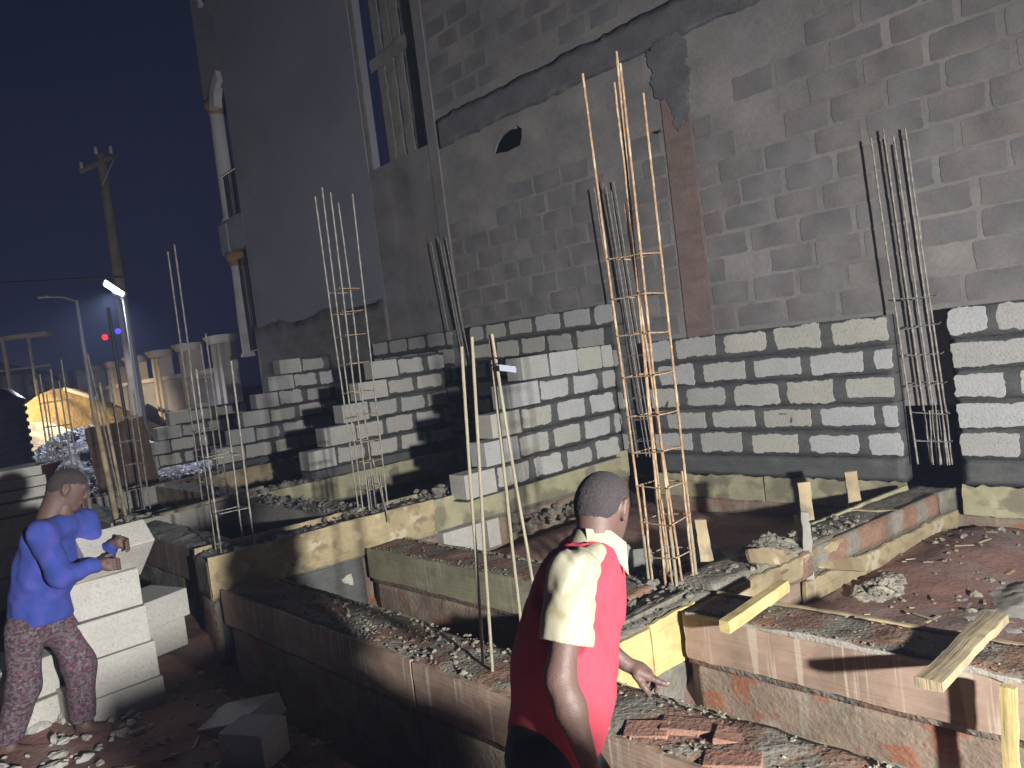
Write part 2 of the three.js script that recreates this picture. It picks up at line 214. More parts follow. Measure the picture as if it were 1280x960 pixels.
function blockFace(w, h, d, jit, seed, round = 0.009) { // an irregular face left clear of smeared mortar
  const pts = [], step = 0.022, s = seed;
  const edge = (x0, y0, x1, y1) => { const n = Math.max(2, Math.round(Math.hypot(x1 - x0, y1 - y0) / step)); for (let i = 0; i < n; i++) { const t = i / n; pts.push([mixN(x0, x1, t), mixN(y0, y1, t)]); } };
  const a = w / 2, b = h / 2; edge(-a, -b, a, -b); edge(a, -b, a, b); edge(a, b, -a, b); edge(-a, b, -a, -b);
  const q = pts.map(([x, y]) => { const cx = a - Math.abs(x), cy = b - Math.abs(y), k = Math.max(0, 1 - (cx + cy) / round / 1.6); const pull = k * round * 0.6; let X = x - Math.sign(x) * pull, Y = y - Math.sign(y) * pull; X += jit * (n3(x * 9 + s, y * 9, s, 3) + 0.9 * n3(x * 40 + s, y * 40, s, 5)); Y += jit * (n3(x * 9, y * 9 + s, s, 7) + 0.9 * n3(x * 40, y * 40 + s, s, 9)); return new THREE.Vector2(X, Y); });
  const sh = new THREE.Shape(q);
  const g = new THREE.ExtrudeGeometry(sh, { depth: d, bevelEnabled: true, bevelThickness: 0.002, bevelSize: 0.004, bevelSegments: 1, steps: 1 });
  g.translate(0, 0, -d - 0.002);
  return boxUV(g, 1);
}
// signed distance modelling for the bodies
const V = (p) => p;
function capD(x, y, z, a, b, ra, rb) { const bx = b[0] - a[0], by = b[1] - a[1], bz = b[2] - a[2], px = x - a[0], py = y - a[1], pz = z - a[2]; let t = (px * bx + py * by + pz * bz) / (bx * bx + by * by + bz * bz + 1e-9); t = t < 0 ? 0 : t > 1 ? 1 : t; const dx = px - bx * t, dy = py - by * t, dz = pz - bz * t; return Math.sqrt(dx * dx + dy * dy + dz * dz) - (ra + (rb - ra) * t); }
function ellD(x, y, z, c, r) { const px = (x - c[0]) / r[0], py = (y - c[1]) / r[1], pz = (z - c[2]) / r[2]; const k = Math.sqrt(px * px + py * py + pz * pz), m = Math.min(r[0], r[1], r[2]); return (k - 1) * m; }
function field(prims, k) { return (x, y, z) => { let d = 1e3; for (const p of prims) { const e = p.b ? capD(x, y, z, p.a, p.b, p.ra, p.rb ?? p.ra) : ellD(x, y, z, p.c, p.r); const kk = p.k ?? k; if (d > 900) { d = e; continue; } const h = Math.max(kk - Math.abs(d - e), 0) / kk; d = Math.min(d, e) - h * h * kk * 0.25; } return d; }; }
function nets(f, mn, mx, cell) { // naive surface nets
  const N = [0, 1, 2].map((i) => Math.max(3, Math.ceil((mx[i] - mn[i]) / cell) + 1)), [nx, ny, nz] = N;
  const F = new Float32Array(nx * ny * nz), id = (i, j, k) => i + nx * (j + ny * k);
  for (let k = 0; k < nz; k++) for (let j = 0; j < ny; j++) for (let i = 0; i < nx; i++) F[id(i, j, k)] = f(mn[0] + i * cell, mn[1] + j * cell, mn[2] + k * cell);
  const pos = [], idx = [], vi = new Int32Array(nx * ny * nz).fill(-1);
  const E = [[0, 1], [0, 2], [0, 4], [1, 3], [1, 5], [2, 3], [2, 6], [3, 7], [4, 5], [4, 6], [5, 7], [6, 7]];
  for (let k = 0; k < nz - 1; k++) for (let j = 0; j < ny - 1; j++) for (let i = 0; i < nx - 1; i++) {
    const c = []; let m = 0; for (let q = 0; q < 8; q++) { const v = F[id(i + (q & 1), j + ((q >> 1) & 1), k + (q >> 2))]; c.push(v); if (v < 0) m |= 1 << q; }
    if (m === 0 || m === 255) continue; let s = 0, x = 0, y = 0, z = 0;
    for (const [a, b] of E) { if (((m >> a) & 1) === ((m >> b) & 1)) continue; const t = c[a] / (c[a] - c[b]); x += mixN(a & 1, b & 1, t); y += mixN((a >> 1) & 1, (b >> 1) & 1, t); z += mixN(a >> 2, b >> 2, t); s++; }
    vi[id(i, j, k)] = pos.length / 3; pos.push(mn[0] + (i + x / s) * cell, mn[1] + (j + y / s) * cell, mn[2] + (k + z / s) * cell);
  }
  const quad = (a, b, c, d, fl) => { if (a < 0 || b < 0 || c < 0 || d < 0) return; if (fl) idx.push(a, b, c, a, c, d); else idx.push(a, c, b, a, d, c); };
  for (let k = 1; k < nz - 1; k++) for (let j = 1; j < ny - 1; j++) for (let i = 1; i < nx - 1; i++) {
    const v = F[id(i, j, k)] < 0;
    if (v !== F[id(i + 1, j, k)] < 0) quad(vi[id(i, j - 1, k - 1)], vi[id(i, j, k - 1)], vi[id(i, j, k)], vi[id(i, j - 1, k)], v);
    if (v !== F[id(i, j + 1, k)] < 0) quad(vi[id(i - 1, j, k - 1)], vi[id(i - 1, j, k)], vi[id(i, j, k)], vi[id(i, j, k - 1)], v);
    if (v !== F[id(i, j, k + 1)] < 0) quad(vi[id(i - 1, j - 1, k)], vi[id(i, j - 1, k)], vi[id(i, j, k)], vi[id(i - 1, j, k)], v);
  }
  const g = new THREE.BufferGeometry(); g.setAttribute('position', new THREE.Float32BufferAttribute(pos, 3)); g.setIndex(idx); g.computeVertexNormals(); return g;
}
const cloth = (g, S = 0.25) => boxUV(g, S, 0, 0);

// ---------------------------------------------------------------- ground
function groundY(x, z) {
  let h = -0.05;
  const bay = (a, b) => sm(a - 0.12, a + 0.12, x) * (1 - sm(b - 0.12, b + 0.12, x)), row = (a, b) => sm(a - 0.1, a + 0.1, z) * (1 - sm(b - 0.1, b + 0.1, z));
  h -= 0.34 * sm(-1.75, -2.12, z) * (1 - sm(-2.35, -2.45, z)) * sm(-6.4, -5.9, x);       // trench in front of the near beam
  h -= 0.30 * row(-3.5, -2.5) * sm(-6.1, -5.8, x);                                          // narrow cell between the two beams
  h += 0.12 * bay(-8.7, -6.2) * row(-7, -2.3) + 0.1 * sm(-8.7, -9.0, x) * row(-7, -2);      // left bays lie higher
  h += 0.05 * bay(-2.6, 6) * row(-6.9, -3.9);
  h += 0.20 * Math.exp(-(((x + 5.2) / 0.45) ** 2 + ((z + 5.3) / 0.9) ** 2));                // heap under the left board
  h += 0.16 * Math.exp(-(((x + 3.7) / 0.5) ** 2 + ((z + 4.7) / 0.55) ** 2));                // heap behind the tall cage
  h += 0.12 * Math.exp(-(((x + 1.9) / 0.35) ** 2 + ((z + 6.2) / 0.7) ** 2));
  const near = Math.exp(-((x + 4) ** 2 + (z + 3.5) ** 2) / 60);
  h += near * (0.035 * n3(x * 1.3, 1, z * 1.3, 3) + 0.022 * n3(x * 4, 2, z * 4, 5) + 0.012 * n3(x * 11, 3, z * 11, 7)) + (1 - near) * 0.12 * n3(x * 0.3, 4, z * 0.3, 9);
  return h;
}
{
  const axis = (lo, hi, a, b, f) => { const r = []; for (let x = a; x <= b + 1e-6; x += f) r.push(x); let s = f; for (let x = b; x < hi;) { s *= 1.28; x += s; r.push(Math.min(x, hi)); } s = f; for (let x = a; x > lo;) { s *= 1.28; x -= s; r.unshift(Math.max(x, lo)); } return r; };
  const xs = axis(-300, 200, -9, 0.2, 0.07), zs = axis(-250, 200, -7.1, 0, 0.07), pos = [], uv = [], idx = [];
  for (const z of zs) for (const x of xs) { pos.push(x, groundY(x, z), z); uv.push(x / 1.6, z / 1.6); }
  const W = xs.length; for (let j = 0; j < zs.length - 1; j++) for (let i = 0; i < W - 1; i++) { const a = j * W + i; idx.push(a, a + W, a + 1, a + 1, a + W, a + W + 1); }
  const g = new THREE.BufferGeometry(); g.setAttribute('position', new THREE.Float32BufferAttribute(pos, 3)); g.setAttribute('uv', new THREE.Float32BufferAttribute(uv, 2)); g.setIndex(idx); g.computeVertexNormals();
  const o = part(scene, 'ground', g, M.earth); o.userData = { kind: 'structure', label: 'bare reddish brown earth of the building site' };
}

// ---------------------------------------------------------------- block walls
const FACES = {}; // shared block faces by size
function face(w, h, jit) { const kw = Math.round(w / 0.03), kh = Math.round(h / 0.02), v = Math.floor(rnd() * 3), key = `${kw},${kh},${jit},${v}`; return FACES[key] ??= blockFace(kw * 0.03, kh * 0.02, 0.02, jit, v * 7 + kw); }
const FULL = {};
function fullBlock(w, h, t) { const kw = Math.round(w / 0.03), key = `${kw},${h.toFixed(2)},${t}`; return FULL[key] ??= (() => { const g = new RoundedBoxGeometry(kw * 0.03, h, t, 2, 0.006); displace(g, (v) => { v.x += 0.003 * n3(v.x * 12, v.y * 12, v.z * 12, 3); v.y += 0.003 * n3(v.x * 12, v.y * 12, v.z * 12, 5); }); return boxUV(g, 1); })(); }
// courses: { y, h, a, b, start, clean }: local x runs from a to b; the face looks along local +z
function blockWall(name, label, p, turn, thick, courses, o = {}) {
  const w = thing(name, label, 'wall', p, turn, o.group); w.userData.kind = undefined;
  const core = [];
  for (const c of courses) {
    const end = c.end ? c.end : 0;                                        // a whole block stands free at the stepped end
    const A = c.a + (end ? Math.min(end, c.b - c.a) - 0.02 : 0);
    if (c.b - A > 0.02) { const g = new THREE.BoxGeometry(c.b - A, c.h + 0.004, thick, Math.max(1, Math.round((c.b - A) / 0.06)), 3, 1); displace(g, (v) => { if (v.z > 0) v.z += 0.004 * n3((v.x + A) * 9, (v.y + c.y) * 14, 1, 11); }); core.push(boxUV(crease(g).translate((A + c.b) / 2, c.y + c.h / 2, -thick / 2 - 0.004), 1)); }
    let x = c.a;
    if (end) { const bw = Math.min(end, c.b - c.a); part(w, 'block', fullBlock(bw, c.h - 0.022, thick + 0.006), M.block[Math.floor(rnd() * 5)], [c.a + bw / 2, c.y + c.h / 2, -thick / 2]); x = c.a + bw + 0.03; }
    else x = c.a + (c.start ?? 0);
    const lo = x < c.a ? c.a + 0.012 : x;
    for (let n = 0; x < c.b - 0.1; n++) {
      const L = (c.first && n === 0 ? c.first : (c.len ?? 0.47)) * rr(0.95, 1.05), gap = (c.clean ? 0.015 : c.gap ?? 0.105) * rr(0.8, 1.25), xe = Math.min(x + L, c.b - 0.012); x = Math.max(x, lo);
      if (xe - x > 0.07) {
        const hh = c.clean ? c.h - 0.02 : (c.h - (c.smear ?? 0.055) - 0.012) * rr(0.9, 1.06);
        part(w, 'block', face(xe - x, hh, c.clean ? 0.003 : 0.011), M.block[Math.floor(rnd() * 5)], [(x + xe) / 2, c.y + c.h / 2 + (c.clean ? 0 : c.top ? 0.018 : rr(-0.008, 0.008)), rr(-0.001, 0.001)]);
      }
      x = xe + gap;
    }
  }
  part(w, 'mortar', mergeGeometries(core), o.mortar ?? M.mortar);
  return w;
}
const YC = [0.36, 0.56, 0.815, 1.06, 1.315, 1.57, 1.83];
function plinth(w, a, b, y0, y1, thick, x = M.mortar) { const g = new THREE.BoxGeometry(b - a, y1 - y0, thick, Math.round((b - a) / 0.07), 4, 1); displace(g, (v) => { if (v.z > 0) v.z += 0.008 * n3(v.x * 6, v.y * 10, 3, 21); }); part(w, 'mortar_band', boxUV(crease(g), 1), x, [(a + b) / 2, (y0 + y1) / 2, -thick / 2]); }
{ // wall along the old building, right of the frame's cage; then past the column slot to the right edge
  const rows = (a, b, st) => [1, 2, 3, 4, 5].map((k) => ({ y: YC[k], h: YC[k + 1] - YC[k], a, b, start: st[k - 1], top: k === 5, smear: k === 5 ? 0.045 : 0.06 }));
  const w1 = blockWall('block_wall', 'new grey block wall with thick dark mortar joints, right of the tall rebar cage', [0, 0, -7.0], 0, 0.17, rows(-5.33, -2.66, [0.02, 0.2, -0.1, 0.16, -0.12]));
  plinth(w1, -5.33, -2.66, 0.34, 0.56, 0.174);
  const w2 = blockWall('block_wall', 'short stretch of new grey block wall at the right edge, beyond the column slot', [0, 0, -7.0], 0, 0.17, rows(-2.2, 0.9, [-0.16, -0.03, -0.2, -0.02, -0.3]).map((c) => ({ ...c, len: 0.56 })));
  plinth(w2, -2.2, 0.9, 0.34, 0.56, 0.174);
  const up = (a, b, st) => [0.56, 0.815, 1.06, 1.315, 1.57, 1.83, 2.075].map((y, k) => ({ y, h: 0.25, a, b, start: st[k % 2], smear: 0.055, len: 0.42, gap: 0.075, top: k === 6 }));
  const w3 = blockWall('block_wall', 'low new block wall under the old wall, between the two middle stepped walls', [0, 0, -7.0], 0, 0.17, up(-8.36, -5.72, [-0.15, 0.05]));
  const w4 = blockWall('block_wall', 'low new block wall under the grey plastered wall, left of the stepped walls', [0, 0, -7.0], 0, 0.17, up(-10.9, -8.76, [0.02, -0.2]).map((c) => ({ ...c })));
}
// stepped cross walls, faces towards +x: local x = distance towards the back wall
function stepped(label, X, yTop, n, zs, last, o = {}) { // zs: start (towards us) of each course, topmost first
  const h = 0.258, cs = [];
  for (let k = 0; k < n; k++) { const y = yTop - (k + 1) * h; cs.push({ y, h, a: -zs[k], b: last, end: 0.40 + (k % 2) * 0.05, clean: k === 0 && o.cleanTop, smear: 0.062, len: 0.40, gap: 0.10 }); }
  return blockWall('stepped_block_wall', label, [X, 0, 0], Math.PI / 2, 0.23, cs);
}
const wA = stepped('stepped end of new block wall nearest the red vest, its clean top course just left of the tall cage', -5.65, 1.86, 5, [-5.36, -5.12, -4.86, -4.74, -4.44], 6.83, { cleanTop: true });
plinth(wA, 4.44, 6.83, 0.56, 0.572, 0.22);
const wB = stepped('stepped new block wall with a stair shadow across it, second from the red vest', -8.8, 2.02, 5, [-5.62, -5.36, -5.07, -4.78, -4.5], 6.83);
plinth(wB, 4.5, 6.83, 0.6, 0.73, 0.22);
const wC = stepped('stepped new block wall behind the thin rebar, third from the red vest', -12, 2.25, 6, [-5.86, -5.63, -5.37, -5.12, -4.88, -4.62], 6.83);
plinth(wC, 4.6, 6.83, 0.6, 0.702, 0.22);
const wD = stepped('farthest stepped block wall, beside the utility pole, mostly shaded', -15.2, 1.56, 4, [-5.05, -4.8, -4.6, -4.3], 6.6);

// ---------------------------------------------------------------- the old building
{
  const b = thing('unfinished_building', 'tall unfinished building of weathered blocks with a grey plastered left part', 'building', [0, 0, -7.2]);
  const Z = 0;
  const slab = (x0, x1, y0, y1, t, m, z = Z) => { const nx = Math.max(1, Math.round((x1 - x0) / 0.25)), ny = Math.max(1, Math.round((y1 - y0) / 0.25)); const g = new THREE.BoxGeometry(x1 - x0, y1 - y0, t, nx, ny, 1); return boxUV(g, m === M.plaster ? 4 : 1.7, 0.1, 0.2).translate((x0 + x1) / 2, (y0 + y1) / 2, z - t / 2); };
  const wall = (m, geo) => part(b, 'wall', geo, m);
  // middle panel with a ragged hole, built round the hole
  const hole = [[-7.616, 4.578], [-7.527, 4.704], [-7.416, 4.779], [-7.268, 4.810], [-7.131, 4.791], [-7.165, 4.863], [-7.030, 4.761], [-7.050, 4.653], [-7.096, 4.563], [-7.221, 4.556], [-7.347, 4.548], [-7.471, 4.571]];
  const sh = new THREE.Shape([[-8.75, 1.0], [-4.88, 1.0], [-4.88, 4.99], [-8.75, 4.99]].map((p) => new THREE.Vector2(...p)));
  sh.holes.push(new THREE.Path(hole.map((p) => new THREE.Vector2(...p))));
  const mid = wall(M.oldmortar, boxUV(new THREE.ExtrudeGeometry(sh, { depth: 0.03, bevelEnabled: false }).translate(0, 0, -0.034), 1, 0, 0));
  const right = wall(M.oldmortar, slab(-4.53, 3.2, 1.0, 9.0, 0.24, null, -0.004));
  const upper = wall(M.oldmortar, slab(-8.75, -4.54, 5.39, 9.0, 0.24, null, -0.004));
  const bay = wall(M.oldmortar, slab(-10.62, -8.98, 1.0, 5.1, 0.2, null, 0.004));
  const blocks = (host, x0, x1, y0, y1, skip, z = 0) => {
    let r = 0; for (let y = y0; y < y1 - 0.1; y += 0.252, r++) { let x = x0 + (r % 2 ? 0.02 : -0.22); while (x < x1 - 0.1) { const L = 0.455 * rr(0.92, 1.08), a = Math.max(x, x0 + 0.01), e = Math.min(x + L, x1 - 0.01); if (e - a > 0.1 && !(skip && skip((a + e) / 2, y + 0.12))) part(host, 'block', face(e - a, 0.215 * rr(0.95, 1.05), 0.006), M.oldblock[Math.floor(rnd() * 4)], [(a + e) / 2, y + 0.126, z + rr(-0.001, 0.002)]); x += L + 0.05 * rr(0.7, 1.4); } }
  };
  blocks(mid, -8.73, -4.9, 1.86, 4.2, (x, y) => (y > 4.1 && x > -8 && x < -6.7) || (y > 3.5 && rnd() < 0.45) || rnd() < 0.06);
  blocks(right, -4.52, -0.9, 1.86, 4.6, (x, y) => rnd() < 0.05 || (y > 3.9 && rnd() < 0.4));
  blocks(bay, -10.6, -9.0, 2.3, 4.5, (x, y) => rnd() < 0.35, 0.0);
  { const list = []; let r = 0; for (let y = 5.5; y < 8.4; y += 0.252, r++) for (let x = -8.7 + (r % 2 ? 0.25 : 0); x < -4.7; x += 0.5) if (rnd() < 0.75) list.push(face(0.42, 0.2, 0.007).clone().translate(x + 0.2, y + 0.12, 0.0)); const o = part(upper, 'blocks', mergeGeometries(list), M.oldblock[1]); o.userData.kind = 'stuff'; }
  // ring beam band of dark cement, with the run below it at the column
  const bandG = new THREE.BoxGeometry(8.2, 0.41, 0.26, 120, 5, 1); displace(bandG, (v) => { if (Math.abs(v.y) > 0.2) v.y += 0.03 * n3(v.x * 2.2, v.y * 3, 1, 31) + 0.02 * n3(v.x * 9, v.y * 3, 1, 33) + 0.015 * n3(v.x * 25, v.y * 3, 1, 34); if (v.z > 0) v.z += 0.004 * n3(v.x * 5, v.y * 8, 2, 35); });
  part(b, 'ring_beam', boxUV(crease(bandG), 1), M.stain, [-4.65, 5.19, -0.1285]);
  const run = (x, y, w, h, s, m, z) => part(b, 'cement_run', blockFace(w, h, 0.02, 0.03, s, 0.05), m, [x, y, z]);
  run(-4.72, 4.72, 0.46, 0.62, 4, M.stain, 0.018); run(-4.66, 4.32, 0.2, 0.5, 9, M.stain, 0.020); run(-4.98, 4.1, 0.14, 0.07, 14, M.stain, 0.004);
  part(b, 'column', boxUV(slab(-4.87, -4.535, 1.0, 4.98, 0.25), 1), M.pink, [0, 0, 0.012]);
  part(b, 'column', boxUV(slab(-8.97, -8.76, 1.0, 9.0, 0.26), 1), M.oldmortar, [0, 0, 0.018]);
  // boarded opening above the narrow bay
  for (const [x, w, y1, y0] of [[-10.55, 0.13, 9.2, 5.06], [-10.37, 0.2, 9.2, 5.02], [-10.13, 0.22, 9.2, 5.06], [-9.87, 0.2, 9.2, 5.06], [-9.63, 0.21, 9.2, 5.12], [-9.42, 0.13, 9.2, 5.0]]) part(b, 'board', plank(y1 - y0, w, 0.03, { edge: 0.012 }), M.bayboard, [x, (y0 + y1) / 2, x < -10.5 ? -0.02 : -0.34 - rnd() * 0.05], [0, 0, Math.PI / 2 + rr(-0.012, 0.012)]);
  part(b, 'board', plank(1.7, 0.2, 0.03, { edge: 0.02 }), M.bayboard, [-9.75, 6.9, -0.30], [0, 0, 0.05]);
  // plastered left part with its stained foot
  wall(M.plaster, slab(-15.5, -10.62, 3.0, 9.6, 0.25, M.plaster, 0.008)); wall(M.plaster, slab(-16.55, -10.62, 9.6, 12.6, 0.25, M.plaster, 0.008));
  wall(M.plaster, slab(-16.55, -15.5, 8.15, 9.6, 0.25, M.plaster, 0.008));
  const foot = new THREE.BoxGeometry(5.0, 1.5, 0.25, 60, 8, 1); displace(foot, (v) => { if (v.y > 0.7) v.y += 0.09 * n3(v.x * 1.5, 1, 1, 41) + 0.04 * n3(v.x * 6, 1, 1, 43); }); part(b, 'stained_foot', boxUV(crease(foot), 1), M.dirt, [-13.1, 2.26, -0.1]);
  wall(M.plaster, slab(-15.6, -15.5, 1.0, 2.98, 0.25, null, 0.02));
  // balcony at the corner: slab edges, two round columns with gilt capitals, railing, gate bars, bracket
  const side = boxUV(new THREE.BoxGeometry(0.25, 7.0, 3.0), 1); part(b, 'wall', side, M.plaster, [-15.38, 6.0, -1.75]);
  part(b, 'balcony_slab', boxUV(slab(-16.6, -15.505, 4.83, 5.5, 1.9), 1), M.plaster, [0, 0, 0.01]);
  part(b, 'balcony_slab', boxUV(slab(-16.62, -16.25, 4.78, 5.42, 0.3), 1), M.plaster, [0, 0, 0.06]);
  const colG = (h) => new THREE.LatheGeometry([[0.21, 0], [0.21, 0.05], [0.17, 0.09], [0.175, h * 0.4], [0.155, h - 0.02], [0.155, h]].map((p) => new THREE.Vector2(...p)), 24);
  const capG = new THREE.LatheGeometry([[0.15, 0], [0.19, 0.03], [0.165, 0.06], [0.2, 0.13], [0.25, 0.2], [0.23, 0.25], [0.24, 0.3], [0, 0.3]].map((p) => new THREE.Vector2(...p)), 24);
  for (const [y, h] of [[5.5, 2.3], [2.5, 2.0]]) { const c = part(b, 'round_column', boxUV(colG(h), 1), M.whitepaint, [-16.36, y, -0.16]); part(c, 'capital', boxUV(capG, 1), M.gold, [0, h, 0]); }
  const br = new THREE.Shape(); br.moveTo(0, 0); br.quadraticCurveTo(0.1, 0.45, 0.55, 0.62); br.lineTo(0.6, 0.42); br.quadraticCurveTo(0.3, 0.3, 0.28, -0.02); br.closePath();
  part(b, 'bracket', boxUV(new THREE.ExtrudeGeometry(br, { depth: 0.16, bevelEnabled: true, bevelSize: 0.01, bevelThickness: 0.01, bevelSegments: 1 }), 1), M.whitepaint, [-16.1, 7.82, -0.05]);
  const rail = part(b, 'railing', tube([[-16.2, 6.42, 0.0], [-15.52, 6.44, -0.02]], 0.022), M.chrome);
  for (let k = 0; k < 7; k++) part(rail, 'baluster', tube([[-16.15 + k * 0.1, 5.5, -0.02], [-16.15 + k * 0.1, 6.42, -0.02]], 0.012), M.black);
  const gate = part(b, 'gate', mergeGeometries([tube([[-16.1, 4.6, -0.05], [-15.52, 4.6, -0.05]], 0.015), tube([[-16.1, 2.6, -0.05], [-15.52, 2.6, -0.05]], 0.015)]), M.black);
  for (let k = 0; k < 6; k++) part(gate, 'gate_bar', tube([[-16.05 + k * 0.1, 2.6, -0.05], [-16.05 + k * 0.1, 4.6, -0.05]], 0.012), M.black);
  part(b, 'window_slot', box(0.34, 1.2, 0.06), M.black, [-15.72, 10.62, 0.0]); part(b, 'window_surround', box(0.12, 1.3, 0.1), M.whitepaint, [-15.96, 10.6, 0.05]);
  // rooms behind: floors, back wall and roof keep the openings dark
  part(b, 'inner_wall', boxUV(slab(-8.97, 3.2, 0.5, 9.0, 0.2), 1), M.oldmortar, [0, 0, -2.5]);
  part(b, 'inner_wall', boxUV(new THREE.BoxGeometry(0.2, 8.5, 2.2), 1), M.oldmortar, [-8.86, 4.7, -1.36]);
  part(b, 'floor_slab', boxUV(slab(-8.75, 3.2, 5.0, 5.2, 2.2), 1), M.oldmortar, [0, 0, -0.26]);
  part(b, 'roof_slab', boxUV(slab(-8.75, 3.2, 8.95, 9.15, 2.2), 1), M.oldmortar, [0, 0, -0.26]);
}

// ---------------------------------------------------------------- foundation beams with their form boards
const BG = 'cast foundation beams of the grid';
// the frame of a beam: local x along it, local z across, origin on its top centre line
function beamThing(label, a, b, y) { const dx = b[0] - a[0], dz = b[1] - a[1]; return [thing('foundation_beam', label, 'beam', [(a[0] + b[0]) / 2, y, (a[1] + b[1]) / 2], Math.atan2(-dz, dx)), Math.hypot(dx, dz)]; }
function beam(label, a, b, y, W, topMat, o = {}) {
  const [g, L] = beamThing(label, a, b, y);
  part(g, 'concrete_top', roughSlab(L, o.h ?? 0.3, W - 0.05, o.amp ?? 0.012, 0.045, { slope: o.slope }), topMat);
  if (o.wall !== false) { const q = new THREE.BoxGeometry(L, o.wallH ?? 0.6, W - 0.09, Math.max(2, Math.round(L / 0.06)), 10, 1); displace(q, (v) => { if (Math.abs(v.z) > 0.05) v.z += Math.sign(v.z) * (0.012 * n3(v.x * 5, v.y * 5, v.z, 51) + 0.006 * n3(v.x * 17, v.y * 17, v.z, 53)); }); part(g, 'foundation_wall', boxUV(crease(q), 1), o.wallMat ?? M.mudwall, [0, -(o.h ?? 0.3) - (o.wallH ?? 0.6) / 2 + 0.004, 0]); }
  for (const p of o.boards ?? []) { // [x0, x1, side (+1 or -1), top, bottom, material, lean]
    const [x0, x1, s, t, bt, m, lean = 0, jag = 0] = p;
    part(g, 'form_board', plank(x1 - x0, t - bt, 0.028, { edge: 0.005, jagTop: jag }), m, [(x0 + x1) / 2, (t + bt) / 2, s * (W / 2 - 0.01)], [s > 0 ? lean : -lean, 0, rr(-0.002, 0.002)]);
  }
  return [g, L];
}
function crumbs(host, x0, x1, z0, z1, n, r0, r1, m, name = 'rubble', y = 0.01) { const l = []; for (let i = 0; i < n; i++) { const r = r0 + (r1 - r0) * rnd() ** 2.5; l.push([rr(x0, x1), y + r * 0.35, rr(z0, z1), r]); } const o = part(host, name, rubble(l), m); o.userData.kind = 'stuff'; return o; }
// near beam, left to right in front of us; x -6.1 .. -0.2
{
  const [g, L] = beam('near foundation beam with rubble on top, running below the man in the red vest', [-6.0, -2.40], [-0.2, -2.40], 0.365, 0.42, M.topmix, { amp: 0.016, wallMat: M.mudwall, wallH: 0.75, boards: [[-2.9, -0.35, 1, 0.0, -0.265, M.woodWet], [-0.33, 2.9, 1, -0.004, -0.262, M.woodWet], [-2.75, -0.7, -1, -0.005, -0.27, M.woodD], [0.42, 2.9, -1, -0.02, -0.3, M.woodD]] });
  crumbs(g, -2.7, 2.85, -0.19, 0.19, 480, 0.003, 0.011, M.lumpGrey, 'rubble', -0.002); crumbs(g, -1.9, 0.6, -0.19, 0.16, 260, 0.005, 0.016, M.lumpGrey, 'rubble', -0.002); crumbs(g, 0.75, 2.9, -0.19, 0.19, 380, 0.003, 0.011, M.lumpGrey, 'rubble', -0.003); 
  crumbs(g, -2.8, -0.2, 0.0, 0.19, 120, 0.004, 0.010, M.topmix, 'earth_lumps', -0.002);
  // red clay bricks laid in the near right part of the top
  for (const [x, z, w, d, a] of [[1.27, -0.02, 0.2, 0.1, 0.5], [1.48, -0.05, 0.19, 0.1, 0.42], [1.53, 0.1, 0.18, 0.09, 0.45], [1.14, 0.1, 0.15, 0.09, 0.5]]) part(g, 'brick', fullBlock(w * 1.15, 0.05, d * 1.25), M.lumpRed, [x, -0.015, z], [rr(-0.1, 0.1), a, rr(-0.1, 0.1)]);
}
// second beam; left half lit with drip streaks, right half dark brown board
{
  const [g] = beam('lit foundation beam with drip streaked board, left of the man in the red vest', [-5.88, -3.64], [-2.98, -3.64], 0.365, 0.40, M.topmix, { amp: 0.012, wallMat: M.mudwall, wallH: 0.6, boards: [[-1.44, 0.5, 1, 0.004, -0.255, M.woodD], [0.505, 1.45, 1, 0.0, -0.26, M.woodD], [-1.4, 1.4, -1, 0.0, -0.25, M.woodG]] });
  crumbs(g, -1.4, 1.4, 0.12, 0.19, 220, 0.002, 0.007, M.lumpGrey, 'rubble', 0.002); crumbs(g, -1.4, 1.4, -0.19, 0.15, 50, 0.004, 0.011, M.topmix, 'earth_lumps', 0.0); crumbs(g, -1.35, 1.4, -0.19, -0.12, 130, 0.004, 0.011, M.lumpGrey, 'rubble', 0.004);
  const [h] = beam('foundation beam with dark brown streaked board at lower right', [-2.58, -3.63], [0.6, -3.63], 0.365, 0.38, M.topmix, { amp: 0.013, wallMat: M.mudwall, wallH: 0.6, boards: [[-1.58, 1.58, 1, 0.003, -0.26, M.woodB], [-1.58, 1.58, -1, 0.0, -0.25, M.woodN]] });
  crumbs(h, -1.5, 1.55, 0.13, 0.187, 260, 0.002, 0.007, M.lumpGrey, 'rubble', 0.002); crumbs(h, -1.5, 1.5, -0.18, 0.15, 120, 0.003, 0.010, M.lumpGrey, 'rubble', 0.0); crumbs(h, -1.5, 1.5, -0.18, 0.15, 90, 0.003, 0.010, M.lumpRed, 'earth_lumps', 0.0);
  part(h, 'mortar_strip', plank(0.6, 0.1, 0.05, { edge: 0.015 }), M.wet, [0.62, -0.56, 0.165], [0, 0, Math.PI / 2]);
  part(h, 'mortar_strip', plank(0.6, 0.07, 0.04, { edge: 0.015 }), M.wet, [1.2, -0.56, 0.16], [0, 0, Math.PI / 2]);
  for (let i = 0; i < 16; i++) part(h, 'clay_lump', LUMPS[i % 6], M.lumpRed, [rr(-0.1, 1.5), rr(-0.32, -0.55), 0.165], [rr(0, 3), rr(0, 3), 0]).scale.set(rr(0.012, 0.035), rr(0.015, 0.05), 0.018);
  part(h, 'cement_crust', plank(3.1, 0.022, 0.012, { edge: 0.011 }), M.stone, [0, 0.002, 0.198]);
  part(h, 'stone', LUMPS[2], M.stone, [1.18, -0.285, 0.19]).scale.set(0.045, 0.022, 0.02);
}
